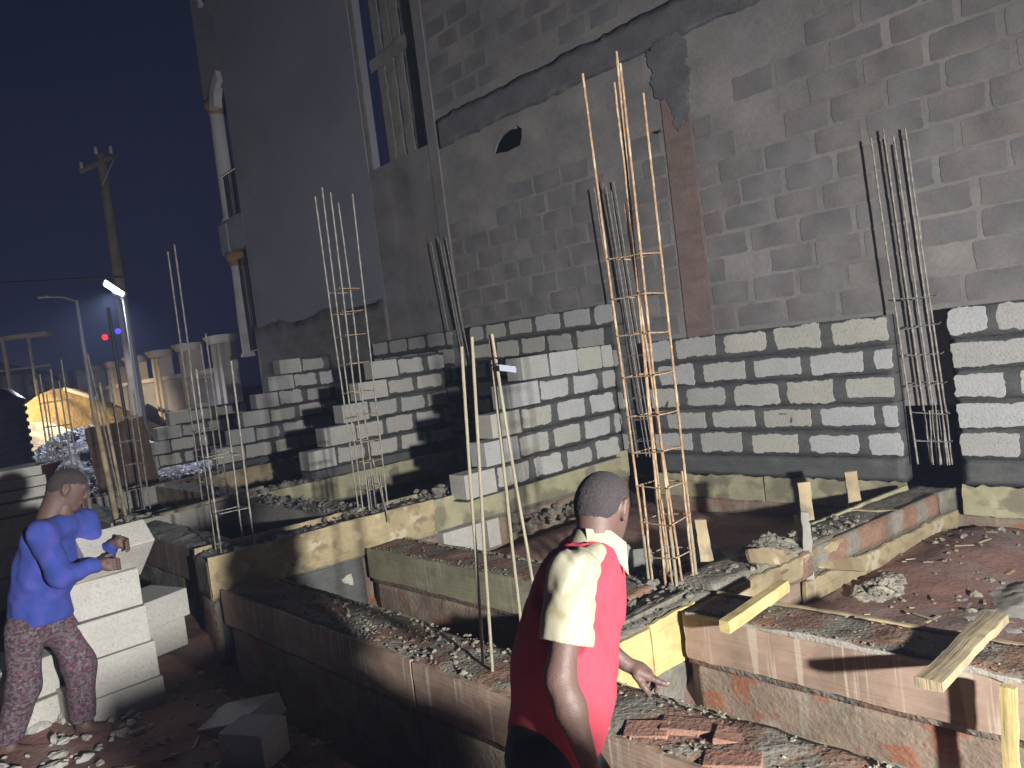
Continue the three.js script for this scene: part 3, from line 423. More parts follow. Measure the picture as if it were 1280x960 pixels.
// the beam that runs from the near beam past the tall cage to the column slot in the back wall
{
  const [g, L] = beam('foundation beam running from the tall rebar cage to the column slot in the back wall', [-2.78, -3.86], [-2.4, -6.98], 0.362, 0.36, M.wet, { amp: 0.014, wallMat: M.mudwall, wallH: 0.5, slope: -0.02, h: 0.2, boards: [[-1.45, -0.2, 1, -0.015, -0.17, M.muddywood, 0.12, 0.02], [-0.7, 1.5, 1, -0.20, -0.36, M.muddywood, 0.1, 0.015], [-1.4, 1.4, -1, 0.0, -0.2, M.woodG]] });
  crumbs(g, -1.5, 0.3, -0.15, 0.15, 150, 0.006, 0.022, M.lumpGrey); 
  const heap = []; for (let i = 0; i < 230; i++) { const a = rr(0, 6.28), q = Math.sqrt(rnd()); heap.push([-0.78 + Math.cos(a) * q * 0.26, 0.11 * (1 - q) + 0.0, -0.02 + Math.sin(a) * q * 0.15, rr(0.012, 0.034)]); } const o = part(g, 'mortar_heap', rubble(heap), M.wet); o.userData.kind = 'stuff';
  const earth = new THREE.BoxGeometry(1.9, 0.17, 0.05, 34, 4, 1); displace(earth, (v) => { v.z += 0.006 * n3(v.x * 5, v.y * 9, 1, 61) + 0.004 * n3(v.x * 19, v.y * 19, 1, 63) + (v.y > 0.08 ? -0.008 : 0); }); part(g, 'earth_face', boxUV(crease(earth), 1), M.topmix, [0.25, -0.09, 0.165]);
  const [n] = beam('short foundation beam with fresh yellow form board beside the reaching hand', [-2.80, -2.62], [-2.78, -3.84], 0.358, 0.33, M.wet, { amp: 0.012, wallMat: M.wet, wallH: 0.6, boards: [[-0.02, 0.405, 1, 0.0, -0.295, M.woodY, 0, 0.012], [-0.6, -0.03, 1, -0.01, -0.29, M.woodY]] });
  crumbs(n, -0.5, 0.6, -0.14, 0.13, 160, 0.005, 0.02, M.wet);
  // impressions of battens struck across the junction
  for (const [x, z, l, a] of [[-0.05, 0.02, 0.75, 0.06], [0.16, 0.05, 0.6, -0.03]]) part(n, 'batten', plank(l, 0.03, 0.03, { edge: 0.004 }), M.wet, [x, 0.012, z], [0, a, 0]);
}
// board lined beam under the first stepped wall
{
  const [g, L] = beam('long board lined foundation beam below the first stepped wall, splashed with mud on its near half', [-6.27, -2.16], [-5.86, -6.9], 0.60, 0.44, M.wet, { amp: 0.02, h: 0.32, wallMat: M.mudwall, wallH: 0.55, boards: [[-2.38, -0.3, 1, 0.03, -0.30, M.woodA, 0.03], [-0.315, 2.36, 1, 0.025, -0.275, M.woodG], [-2.36, -0.9, -1, 0.035, -0.22, M.woodN], [-0.88, 2.3, -1, 0.03, -0.2, M.woodG]] });
  crumbs(g, -2.3, 0.2, -0.18, 0.18, 120, 0.008, 0.03, M.wet);
  const bl = []; // blockwork showing under the board
  for (const [x, y, w, h] of [[-1.72, -0.56, 0.34, 0.22], [-1.30, -0.53, 0.2, 0.24], [-1.92, -0.36, 0.5, 0.05]]) part(g, 'block', face(w, h, 0.01), M.block[2], [x, y, 0.19]);
  const core = new THREE.BoxGeometry(1.25, 0.55, 0.02, 20, 8, 1); displace(core, (v) => { v.z += 0.005 * n3(v.x * 7, v.y * 9, 1, 71); }); part(g, 'mortar', boxUV(crease(core), 1), M.mortar, [-1.7, -0.6, 0.182]);
  for (const [x, w] of [[-0.02, 0.36], [0.30, 0.14], [-0.24, 0.1]]) part(g, 'block', fullBlock(w, 0.27, 0.14), M.stackblock, [x, -0.43, 0.23], [0, rr(-0.05, 0.05), 0]);
  const lumps = []; for (let i = 0; i < 60; i++) lumps.push([rr(0.6, 1.9), rr(-0.5, -0.35), rr(0.2, 0.42), 0.02 + 0.06 * rnd() ** 2]); const o = part(g, 'rubble', rubble(lumps), M.lumpGrey); o.userData.kind = 'stuff';
  // broken end of the wall: lumps of mortar where the steps come down
  const br = []; for (let i = 0; i < 40; i++) br.push([rr(-0.3, 0.3), rr(0.0, 0.09), rr(-0.16, 0.1), 0.015 + 0.05 * rnd() ** 2]); const q = part(g, 'mortar_heap', rubble(br), M.wet); q.userData.kind = 'stuff';
  part(g, 'broken_block', lump(31), M.stone, [0.16, 0.07, 0.02], [0.4, 0.3, 0.2]).scale.set(0.15, 0.07, 0.09);
}
// beams of the left bays
{
  const [c] = beam('rough cast cross beam between the first two stepped walls', [-8.6, -3.66], [-6.2, -3.66], 0.61, 0.40, M.concrete, { amp: 0.028, h: 0.3, wallMat: M.wet, wallH: 0.5, boards: [[-1.1, 0.95, 1, 0.0, -0.26, M.woodGrey]] });
  crumbs(c, -1.1, 1.1, -0.17, 0.17, 200, 0.008, 0.03, M.concrete);
  const [e] = beam('dusty foundation beam below the second stepped wall', [-8.95, -2.3], [-8.85, -6.95], 0.60, 0.46, M.concrete, { amp: 0.03, h: 0.3, wallMat: M.wet, wallH: 0.5, boards: [[-2.2, -0.9, 1, 0.03, -0.25, M.woodGrey], [-0.88, 2.3, 1, 0.02, -0.26, M.woodG], [-2.3, 2.3, -1, 0.02, -0.25, M.woodGrey]] });
  crumbs(e, -2.2, 0, -0.2, 0.2, 160, 0.01, 0.05, M.concrete);
  const [f] = beam('dark foundation beam at the left, beside the shaded cross wall', [-12.1, -1.9], [-12.0, -6.95], 0.58, 0.46, M.concrete, { amp: 0.03, h: 0.3, wallMat: M.wet, wallH: 0.5, boards: [[-2.4, -0.4, 1, 0.03, -0.25, M.woodGrey], [-0.38, 2.4, 1, 0.02, -0.26, M.woodN]] });
  crumbs(f, -2.2, 0.3, -0.2, 0.2, 120, 0.01, 0.05, M.concrete);
  beam('rough cross beam left of the thin rebar, beyond the blue shirt', [-11.8, -2.5], [-9.1, -2.5], 0.585, 0.44, M.concrete, { amp: 0.03, h: 0.3, wallMat: M.wet, wallH: 0.5, boards: [[-1.3, 1.3, 1, 0.02, -0.28, M.woodGrey]] });
  beam('rough cross beam with pale board edge behind the thin rebar', [-8.7, -2.45], [-6.35, -2.45], 0.60, 0.42, M.concrete, { amp: 0.03, h: 0.3, wallMat: M.wet, wallH: 0.5, boards: [[-1.1, 1.1, 1, 0.0, -0.28, M.woodDark]] });
  beam('far cross beam in the bay left of the second stepped wall', [-11.8, -3.8], [-9.1, -3.8], 0.59, 0.42, M.concrete, { amp: 0.03, h: 0.3, wallMat: M.wet, wallH: 0.5, boards: [[-1.3, 1.3, 1, 0.02, -0.26, M.woodN]] });
}
// boards along the foot of the back wall
for (const [x0, x1, label] of [[-5.34, -4.02, 'pale form board at the foot of the back wall, behind the tall cage'], [-4.0, -2.64, 'pale form board at the foot of the back wall, behind the upright stakes'], [-2.2, 0.9, 'pale form board at the foot of the back wall, right edge']]) single('form_board', label, 'board', plank(x1 - x0, 0.25, 0.03, { edge: 0.006, jagTop: 0.02 }), M.woodG, [(x0 + x1) / 2, 0.225, -6.965], [-0.03, 0, 0.0], 'form boards along the back wall');
single('footing_wall', 'dark muddy footing under the board at the foot of the back wall', 'wall', (() => { const g = new THREE.BoxGeometry(6.3, 0.6, 0.2, 90, 8, 1); displace(g, (v) => { v.z += 0.02 * n3(v.x * 3, v.y * 4, 1, 81) + 0.01 * n3(v.x * 11, v.y * 11, 1, 83); }); return boxUV(crease(g), 1); })(), M.mudwall, [-2.25, -0.2, -7.09]);

// ---------------------------------------------------------------- loose timber
const TG = 'offcuts of timber about the beams';
single('batten', 'short bright yellow batten lying across the beam corner, right of the tall cage', 'timber', plank(0.66, 0.065, 0.06, { edge: 0.003 }), M.woodY, [-2.2, 0.415, -3.6], [0, Math.PI / 2 + 0.02, 0.02]);
single('plank', 'pale broken plank lying across the dark beam at the right', 'timber', plank(0.84, 0.1, 0.045, { edge: 0.007 }), M.woodN, [-1.165, 0.42, -3.53], [Math.PI / 2, 0, Math.PI / 2 + 0.02]);
single('stake', 'yellow stake leaning on the dark beam at the lower right edge', 'timber', plank(0.55, 0.055, 0.035, { edge: 0.004 }), M.woodY, [-0.965, 0.11, -3.315], [0, 0, Math.PI / 2 - 0.04]);
single('stake', 'short yellow peg upright just right of the tall cage', 'timber', plank(0.29, 0.075, 0.03, { edge: 0.005 }), M.woodN, [-2.98, 0.5, -4.32], [0.0, 0.6, Math.PI / 2 + 0.04]);
single('stake', 'grey split post standing where the diagonal plank crosses the beam', 'timber', plank(0.62, 0.055, 0.035, { edge: 0.008 }), M.woodGrey, [-2.50, 0.31, -4.8], [0, 0.7, Math.PI / 2 - 0.03]);
single('stake', 'brown split post close behind the grey one', 'timber', plank(0.5, 0.045, 0.03, { edge: 0.008 }), M.woodN, [-2.56, 0.33, -4.86], [0, 0.7, Math.PI / 2 + 0.1]);
single('stake', 'beige peg on the far edge of the beam, behind the split posts', 'timber', plank(0.33, 0.09, 0.03, { edge: 0.004 }), M.woodN, [-2.86, 0.48, -5.55], [0, 0.75, Math.PI / 2]);
single('stake', 'beige peg farthest along the beam, against the back wall board', 'timber', plank(0.3, 0.10, 0.03, { edge: 0.006 }), M.woodN, [-2.80, 0.44, -6.25], [0, 0.75, Math.PI / 2 + 0.05]);
single('plank', 'muddy plank sloping down across the beam in front of the grey post', 'timber', plank(1.2, 0.10, 0.025, { edge: 0.01 }), M.muddywood, [-2.50, 0.285, -4.80], [0, 0, 0]).quaternion.setFromRotationMatrix((() => { const a = new THREE.Vector3(0.20, -0.33, -1.05).normalize(), n = new THREE.Vector3(0.9, 0.42, 0.05); n.addScaledVector(a, -n.dot(a)).normalize(); return new THREE.Matrix4().makeBasis(a, n.clone().cross(a), n); })());
{ const t = thing('brace', 'T shaped timber brace on the side of the beam below the far peg', 'timber', [-2.40, 0.08, -5.95]); part(t, 'upright', plank(0.36, 0.07, 0.025, { edge: 0.004 }), M.woodN, [0, 0.07, 0], [0, Math.PI / 2 - 0.12, Math.PI / 2]); part(t, 'crosspiece', plank(0.32, 0.05, 0.04, { edge: 0.004 }), M.woodN, [-0.12, 0.25, -0.02], [0, 0.1, 0.02]); }
single('plank', 'weathered plank lying on the left beams behind the blue shirt', 'timber', plank(1.2, 0.09, 0.04, { edge: 0.006 }), M.woodN, [-9.4, 0.66, -2.0], [Math.PI / 2, 0, 0.5]);
single('plank', 'pale plank laid across the beam by the thin rebar', 'timber', plank(1.3, 0.08, 0.035, { edge: 0.005 }), M.woodN, [-8.55, 0.69, -3.2], [Math.PI / 2, 0, 1.3]);
single('plank', 'short pale offcut beside the beam corner, left of the thin rebar', 'timber', plank(0.5, 0.08, 0.04, { edge: 0.006 }), M.woodN, [-8.1, 0.63, -2.0], [Math.PI / 2, 0, 0.2]);
single('plank', 'thin pale batten on the rubble between the stepped walls', 'timber', plank(1.0, 0.06, 0.03, { edge: 0.006 }), M.woodN, [-10.6, 0.72, -3.8], [Math.PI / 2, 0, 0.3]);
single('plank', 'dark batten lying in the bay left of the second stepped wall', 'timber', plank(1.6, 0.1, 0.04, { edge: 0.01 }), M.woodDark, [-10.3, 0.78, -3.6], [Math.PI / 2 - 0.1, 0, 0.8]);
// heaps
{ const l = []; for (let i = 0; i < 170; i++) { const a = rr(0, 6.28), q = Math.sqrt(rnd()); const x = -3.75 + Math.cos(a) * q * 0.55, z = -4.85 + Math.sin(a) * q * 0.5; l.push([x, groundY(x, z) + 0.02, z, 0.02 + 0.07 * rnd() ** 2.5]); } single('rubble_heap', 'heap of broken grey concrete behind the tall rebar cage', 'rubble', rubble(l), M.lumpGrey, null, null, null, 'stuff'); }
for (const [x, z, s, t, label] of [[-4.05, -4.55, 0.24, 0.4, 'large broken block on the heap left of the tall cage'], [-3.42, -4.95, 0.17, 1.2, 'broken block on the heap behind the short yellow peg'], [-3.75, -4.6, 0.16, 2.2, 'small broken block in the middle of the heap']]) { const g = new RoundedBoxGeometry(1.5, 0.85, 1, 2, 0.12); displace(g, (v) => { const k = 1 + 0.1 * n3(v.x * 2, v.y * 2, v.z * 2 + t, 91); v.multiplyScalar(k); }); single('broken_block', label, 'block', boxUV(crease(g), 4), M.stackblock, [x, groundY(x, z) + s * 0.4, z], [0.15, t, 0.2], 'broken blocks on the rubble heap').scale.setScalar(s); }
{ const g = new THREE.PlaneGeometry(2, 2, 44, 44).rotateX(-Math.PI / 2); displace(g, (v) => { const q = Math.hypot(v.x, v.z) * (1 + 0.5 * n3(v.x * 2.3, 1, v.z * 2.3, 95)); v.y = 1 - sm(0.15, 0.9, q) * 1.4 + 0.55 * n3(v.x * 3, 2, v.z * 3, 97) * (1 - sm(0.5, 1, q)) + 0.28 * n3(v.x * 11, 3, v.z * 11, 99); }); single('cement_spill', 'pale spill of cement on the red earth at the right', 'cement', boxUV(crease(g), 1), M.stone, [-1.38, -0.015, -5.45], null, null, 'stuff').scale.set(0.62, 0.035, 0.62);
  const hp = []; for (let i = 0; i < 150; i++) { const a = rr(0, 6.28), q = Math.sqrt(rnd()), x = -2.22 + Math.cos(a) * q * 0.13, z = -5.2 + Math.sin(a) * q * 0.27; hp.push([x, groundY(x, z) + 0.06 * (1 - q), z, rr(0.01, 0.034)]); } single('mortar_heap', 'small grey mortar heap on the red earth below the brace', 'mortar', rubble(hp), M.lumpGrey, null, null, null, 'stuff');
  const l = []; for (let i = 0; i < 130; i++) { const x = rr(-2.35, -0.9), z = rr(-6.7, -4.0); l.push([x, groundY(x, z) + 0.004, z, 0.008 + 0.03 * rnd() ** 4]); } single('pebbles', 'scattered pebbles on the red earth inside the right bay', 'pebbles', rubble(l), M.lumpGrey, null, null, null, 'stuff');
  const k = []; for (let i = 0; i < 260; i++) { const x = rr(-5.9, -2.6), z = rr(-2.0, -0.7); k.push([x, groundY(x, z) + 0.002, z, 0.006 + 0.028 * rnd() ** 4]); } single('pebbles', 'stones and crumbs strewn on the near earth below the near beam', 'pebbles', rubble(k), M.stone, null, null, null, 'stuff'); }

{ const l = []; for (let i = 0; i < 90; i++) { const a = i < 50, x = a ? rr(-5.7, -2.7) : rr(-2.3, -0.9), z = a ? rr(-2.0, -0.8) : rr(-6.7, -4.0), g = new THREE.BoxGeometry(rr(0.03, 0.16), 0.006, rr(0.006, 0.02)); g.rotateY(rr(0, 6.3)); g.rotateX(rr(-0.1, 0.1)); g.translate(x, groundY(x, z) + 0.008, z); l.push(boxUV(g, 1)); } single('wood_chips', 'splinters and sawn chips of timber scattered over the earth', 'wood chips', mergeGeometries(l), M.woodN, null, null, null, 'stuff'); }

// ---------------------------------------------------------------- reinforcement
function cage(label, p, bars, stirrups, m, o = {}) { // bars: [x, z, y0, y1, lean x, lean z, r]; stirrups: [y, half x, half z]
  const g = thing('rebar_cage', label, 'rebar', p, o.turn ?? 0, o.group);
  for (const [x, z, y0, y1, lx = 0, lz = 0, r = 0.008] of bars) {
    const pts = []; const n = 5; for (let i = 0; i <= n; i++) { const t = i / n; pts.push([x + lx * t + 0.006 * n3(t * 3, x * 40, z * 40, 5) * (i ? 1 : 0), mixN(y0, y1, t), z + lz * t + 0.006 * n3(t * 3, z * 40, x * 40, 7) * (i ? 1 : 0)]); }
    part(g, 'bar', tube(pts, r, 2, 7), m);
  }
  for (const [y, hx, hz, cx = 0, cz = 0] of stirrups) {
    const d = () => rr(-0.012, 0.012), r = o.sr ?? 0.0042;
    const a = [[cx - hx, y + d(), cz - hz], [cx + hx, y + d(), cz - hz], [cx + hx, y + d(), cz + hz], [cx - hx, y + d(), cz + hz]];
    const segs = [0, 1, 2, 3].map((k) => tube([a[k], [(a[k][0] + a[(k + 1) % 4][0]) / 2, (a[k][1] + a[(k + 1) % 4][1]) / 2 + rr(-0.004, 0.004), (a[k][2] + a[(k + 1) % 4][2]) / 2], a[(k + 1) % 4]], r, 1, 5));
    segs.push(tube([[a[2][0], a[2][1], a[2][2]], [a[2][0] + 0.035, a[2][1] + 0.012, a[2][2] + 0.02]], r, 1, 5));
    part(g, 'stirrup', mergeGeometries(segs), o.sm ?? m);
    if (o.ties) part(g, 'tie_wire', mergeGeometries(a.map((q) => new THREE.TorusGeometry(0.011, 0.0025, 4, 8).rotateX(Math.PI / 2 + rr(-0.5, 0.5)).translate(q[0] * 0.97, q[1], q[2] * 0.97))), M.rust);
  }
  return g;
}
{ // the tall cage at the beam crossing
  const h = 0.105, c = cage('tall rusty rebar cage standing on the beam crossing, right of the red vest', [-2.93, 0.34, -3.86],
    [[-h, h, 0, 3.24, -0.05, 0.0, 0.0085], [h, h, 0, 3.20, 0.03, 0.0, 0.0085], [-h, -h, 0, 3.18, 0.05, 0.03, 0.008], [h, -h, 0, 3.06, 0.02, 0.0, 0.0085], [0.02, h, 0, 3.30, 0.06, -0.05, 0.0085], [h - 0.01, 0.03, 0, 2.4, -0.09, 0.02, 0.008],
     [-h + 0.03, h, 0, 0.66, 0.004, 0, 0.008], [h - 0.028, h, 0, 0.58, -0.01, 0, 0.008], [-h, -h + 0.03, 0, 0.62, 0, 0.01, 0.008], [h, -h + 0.03, 0, 0.72, 0, 0.0, 0.008]],
    [0.21, 0.43, 0.645, 0.875, 1.10, 1.35, 1.60, 1.83, 2.09].map((y) => [y, h + 0.008, h + 0.008]), M.rust, { ties: true, sr: 0.0045 });
  const l = []; for (let i = 0; i < 120; i++) { const k = Math.floor(rnd() * 4); l.push([(k & 1 ? h : -h) + rr(-0.05, 0.05), rr(-0.01, 0.05), (k > 1 ? h : -h) + rr(-0.05, 0.05), rr(0.008, 0.026)]); } const o = part(c, 'mortar_crumbs', rubble(l), M.wet); o.userData.kind = 'stuff';
  const lap = part(c, 'mortar_coat', mergeGeometries([[-h, h], [h, h], [h, -h], [-h, -h]].map(([x, z]) => tube([[x, 0.0, z], [x + 0.002, 0.2, z], [x, rr(0.32, 0.46), z]], 0.0118, 3, 7))), M.coated);
}
{ // four loose starter bars on the near beam
  const c = cage('four bare starter bars rising from the near beam, left of the red vest', [-2.95, 0.33, -2.42],
    [[-0.10, 0.06, -0.05, 1.66, 0.16, 0.0, 0.0085], [0.02, 0.10, -0.05, 1.70, 0.10, -0.06, 0.0085], [0.10, -0.06, -0.05, 1.70, 0.09, 0.05, 0.0085], [0.27, -0.05, -0.05, 1.70, -0.05, 0.04, 0.008]], [], M.coated);
  const w = part(c, 'binding_wire', mergeGeometries([tube([[0.17, 1.56, -0.03], [0.21, 1.59, 0.0], [0.26, 1.57, -0.02]], 0.003, 3, 5), tube([[0.16, 1.59, -0.03], [0.2, 1.55, 0.01], [0.24, 1.56, -0.01]], 0.003, 3, 5)]), M.black);
  const rg = new THREE.PlaneGeometry(0.075, 0.03, 10, 5); displace(rg, (v) => { v.z += 0.022 * n3(v.x * 50, v.y * 40, 1, 99); v.y -= 0.25 * (v.x + 0.045); }); part(c, 'plastic_wrap', rg, M.wrap, [0.285, 1.54, -0.02], [0, 0.7, 0]);
}
{ // cage at the end of the lit beam, by the long boards
  const h = 0.10; const c = cage('slim grey rebar cage beside the long mud splashed board', [-6.30, 0.60, -3.82],
    [[-h, h, 0, 2.98, 0.02, 0.02, 0.008], [-0.02, h, 0, 3.04, 0.04, 0.0, 0.008], [h, h, 0, 2.96, 0.06, 0.0, 0.008], [h, -h, 0, 2.95, 0.09, -0.01, 0.008], [-h, -h, 0, 2.92, 0.06, 0.0, 0.008], [0.19, 0.05, 0.5, -0.05, 0.30, 0.1, 0.007]],
    [0.22, 0.46, 0.66, 0.9, 1.13, 1.4, 1.66, 1.88, 2.08].map((y) => [y, h + 0.008, h + 0.008]), M.steel, { sm: M.rust, ties: true });
  for (const [x, z] of [[0.02, -0.02], [0.06, 0.05], [0.1, -0.06]]) part(c, 'starter_pipe', tube([[x, -0.03, z], [x, 0.32, z]], 0.012, 1, 10), M.chrome);
}
cage('four thin pale bars standing at the near left end of the long board', [-6.2, 0.58, -2.42], [[-0.13, 0.10, 0, 1.52, 0.02, 0, 0.008], [0.03, 0.12, 0, 1.52, 0.02, 0.0, 0.008], [0.12, -0.12, 0, 1.55, 0.05, 0.0, 0.008], [-0.10, -0.12, 0, 1.2, 0.03, 0.0, 0.007]], [[0.35, 0.12, 0.12], [0.8, 0.12, 0.12]], M.steel);
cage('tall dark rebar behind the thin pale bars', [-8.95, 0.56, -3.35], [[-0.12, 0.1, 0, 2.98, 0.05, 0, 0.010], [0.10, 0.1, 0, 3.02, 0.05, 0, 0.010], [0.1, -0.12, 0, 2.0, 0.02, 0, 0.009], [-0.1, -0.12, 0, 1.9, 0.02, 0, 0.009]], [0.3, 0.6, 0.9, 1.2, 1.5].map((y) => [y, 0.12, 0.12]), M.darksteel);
const SG = 'dark column rebar in the slots of the back wall';
const slot = (label, x, w, y1, lean, m = M.steel, y0 = 0.5) => cage(label, [x, 0, -7.1], [[-w, 0.05, y0, y1, lean, 0, 0.009], [-w * 0.35, -0.02, y0, y1 + 0.06, lean, 0, 0.009], [w * 0.4, 0.03, y0, y1 - 0.03, lean, 0, 0.009], [w, -0.03, y0, y1 + 0.02, lean, 0, 0.009], [w * 0.95, 0.05, y0, y1 - 0.1, lean * 0.9, 0, 0.008]], [0.7, 0.95, 1.2, 1.45, 1.7, 1.95].map((y) => [y, w + 0.008, 0.055]), m, { group: SG, sr: 0.005 });
slot('column rebar in the wall slot at the right, between the two new wall stretches', -2.43, 0.13, 3.38, -0.12);
slot('column rebar in the wall slot just behind the tall rusty cage', -5.53, 0.12, 3.70, -0.18);
slot('column rebar in the wall slot behind the loose starter bars', -8.56, 0.13, 3.66, -0.34);
cage('bundle of starter bars in the foot of the right wall slot', [-2.38, 0.5, -7.07], Array.from({ length: 7 }, (_, i) => [-0.08 + i * 0.028, (i % 2) * 0.03, 0, rr(0.35, 0.55), rr(-0.01, 0.01), 0, 0.006]), [], M.steel);
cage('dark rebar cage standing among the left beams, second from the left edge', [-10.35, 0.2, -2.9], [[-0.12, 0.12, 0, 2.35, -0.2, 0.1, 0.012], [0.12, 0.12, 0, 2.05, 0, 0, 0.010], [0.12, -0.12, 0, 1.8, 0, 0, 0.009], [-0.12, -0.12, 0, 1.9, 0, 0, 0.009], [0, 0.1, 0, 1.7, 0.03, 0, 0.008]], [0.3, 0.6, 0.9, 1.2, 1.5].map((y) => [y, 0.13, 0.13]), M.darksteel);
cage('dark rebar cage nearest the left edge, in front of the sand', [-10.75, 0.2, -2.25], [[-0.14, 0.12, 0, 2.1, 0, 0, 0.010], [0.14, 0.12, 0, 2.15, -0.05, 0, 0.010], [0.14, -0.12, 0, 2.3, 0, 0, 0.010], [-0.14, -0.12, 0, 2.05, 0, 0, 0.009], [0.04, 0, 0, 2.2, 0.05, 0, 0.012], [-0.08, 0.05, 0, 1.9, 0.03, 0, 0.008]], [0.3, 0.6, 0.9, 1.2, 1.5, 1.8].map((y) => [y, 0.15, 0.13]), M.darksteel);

// ---------------------------------------------------------------- loose blocks, left foreground
const BLK = [1, 2, 3, 4].map((s) => { const g = new RoundedBoxGeometry(0.445, 0.235, 0.43, 5, 0.009); displace(g, (v) => { const k = n3(v.x * 7 + s, v.y * 7, v.z * 7, 103) + 0.6 * n3(v.x * 25, v.y * 25 + s, v.z * 25, 105); v.x += 0.004 * k; v.y += 0.003 * k; v.z += 0.004 * n3(v.z * 20, v.x * 20, s, 107); }); return boxUV(crease(g), 1); });
const SB = 'sandcrete blocks stacked for the masons';
let bi = 0;
const blk = (label, p, r = [0, 0, 0], s = [1, 1, 1], grp = SB) => { const o = single('sandcrete_block', label, 'block', BLK[bi++ % 4], M.stackblock, p, r, grp); o.scale.set(...s); return o; };
{ const ord = ['bottom block', 'second block up', 'middle block', 'top block but for the tilted one']; for (let k = 0; k < 4; k++) blk(`${ord[k]} of the stack beside the person in blue`, [-5.52 + rr(-0.02, 0.02), 0.0 + k * 0.243, -1.26 + rr(-0.02, 0.02) + k * 0.01], [0, rr(-0.04, 0.04), 0]); }
blk('block tilted up on top of the stack by the person in blue', [-5.38, 0.955, -1.30], [0.0, 0.15, 0.75], [0.85, 0.75, 1]);
blk('block lying beyond the stack, half in shade right of it', [-6.3, 0.32, -1.72], [0, 0.3, 0], [1, 0.9, 1]); blk('block under the half shaded one beyond the stack', [-6.35, 0.1, -1.70], [0, 0.2, 0]);
blk('white block on the ground between the legs, lowest left', [-5.75, 0.03, -0.78], [0, 0.15, 0], [1, 1.05, 0.75]); blk('white block on top of another between the legs', [-5.77, 0.285, -0.79], [0, 0.12, 0], [1, 1.0, 0.72]);
blk('rounded block beside the two between the legs, nearer the stack', [-5.6, 0.07, -1.04], [0, 0.1, 0], [0.8, 1.0, 0.5]); blk('pale block behind the three between the legs', [-6.05, 0.33, -1.05], [0, 0.1, 0], [1, 0.9, 0.5]);
blk('lone block standing on end at the foot of the near beam', [-4.0, 0.0, -1.52], [0, 0.5, 0], [0.62, 1.25, 0.5], undefined);
blk('broken slab leaning behind the lone block, mostly in shade', [-4.5, -0.02, -1.62], [0.15, 0.25, 0.25], [1.3, 0.5, 0.7], undefined);
for (const [n, x, y, z, sx, sy] of [['lowest', -9.1, 0.78, -1.25, 1.3, 1.25], ['second lowest', -9.05, 1.0, -1.28, 1.35, 0.5], ['third', -9.15, 1.12, -1.27, 1.3, 0.42], ['fourth', -9.2, 1.225, -1.3, 1.2, 0.42], ['topmost', -9.25, 1.325, -1.28, 1.15, 0.4]]) blk(`${n} pale slab of the pile at the left edge behind the person in blue`, [x, y, z], [0, rr(-0.06, 0.06), 0], [sx, sy, 1.9], 'pale slabs piled at the left edge');
for (const [n, y] of [['lower', 0.2], ['upper', 0.5]]) blk(`${n} hidden block carrying the pale slabs at the left edge`, [-9.15, y, -1.25], [0, 0, 0], [1.3, 1.25, 1.7], 'pale slabs piled at the left edge');
{ const l = []; for (let i = 0; i < 70; i++) { const x = rr(-5.7, -4.9), z = rr(-1.3, -0.55); l.push([x, groundY(x, z) + 0.01, z, 0.012 + 0.035 * rnd() ** 2]); } single('block_chips', 'pale chips of block on the ground at the feet of the person in blue', 'rubble', rubble(l), M.stackblock, null, null, null, 'stuff'); }
// unseen stack of blocks, added right of the frame to shade the lower left
for (let k = 0; k < 6; k++) blk(`${['lowest', 'second', 'third', 'fourth', 'fifth', 'topmost'][k]} block of the unseen pile added right of the camera as a shade caster`, [0.80, 0.02 + k * 0.243, -0.80], [0, rr(-0.02, 0.02), 0], [1, 1, 1], 'unseen blocks added right of the camera to cast shade');
for (let k = 0; k < 4; k++) blk(`${['lowest', 'second', 'third', 'topmost'][k]} block of the unseen narrow pile added right of the red vest to shade the near beam`, [-0.1, 0.06 + k * 0.262, -1.34], [0, rr(-0.03, 0.03), 0], [0.7, 1.08, 0.5], 'unseen narrow pile added to shade the near beam face');  // second unseen pile, put in only to keep the near beam face dark

// ---------------------------------------------------------------- far left: tank, heaps, barrow, fence, poles, house
{ const pr = []; pr.push([0, 2.36], [0.18, 2.36], [0.2, 2.3], [0.42, 2.22], [0.52, 2.12]); for (let y = 2.08; y > 0.1; y -= 0.095) pr.push([0.56, y], [0.56, y - 0.04], [0.535, y - 0.055], [0.535, y - 0.08]); pr.push([0.55, 0], [0, 0]); single('water_tank', 'dark ribbed plastic water tank at the left edge', 'water tank', new THREE.LatheGeometry(pr.map((p) => new THREE.Vector2(...p)), 40), M.tank, [-11.2, 0.0, -1.48]); }
function mound(R, H, s, n = 48, amp = 1) { const g = new THREE.PlaneGeometry(2 * R, 2 * R, n, n).rotateX(-Math.PI / 2); displace(g, (v) => { const q = Math.hypot(v.x, v.z) / R * (1 + 0.15 * n3(v.x / R * 2, v.z / R * 2, 1, s)); v.y = H * Math.max(-0.05, (1 - sm(0.0, 1.05, q)) + amp * 0.09 * n3(v.x / R * 4, v.z / R * 4, 2, s) * (1 - q) + amp * 0.03 * n3(v.x / R * 14, v.z / R * 14, 3, s)); }); return boxUV(crease(g), 1.5); }
single('sand_heap', 'large heap of yellow building sand in lamplight, far left', 'sand', mound(4.2, 2.25, 111), M.sand, [-25.2, 0.1, -5.3], null, null, 'stuff');
single('sand_heap', 'smaller shaded sand heap in front of the big yellow one', 'sand', mound(2.4, 1.45, 113), M.sand, [-20.9, 0.25, -3.7], null, null, 'stuff');
{ const t = single('gravel_heap', 'heap of bluish white gravel in front of the yellow sand', 'gravel', mound(2.7, 1.3, 117, 70, 2), M.gravel, [-18.4, 0.05, -4.35], null, null, 'stuff'); }
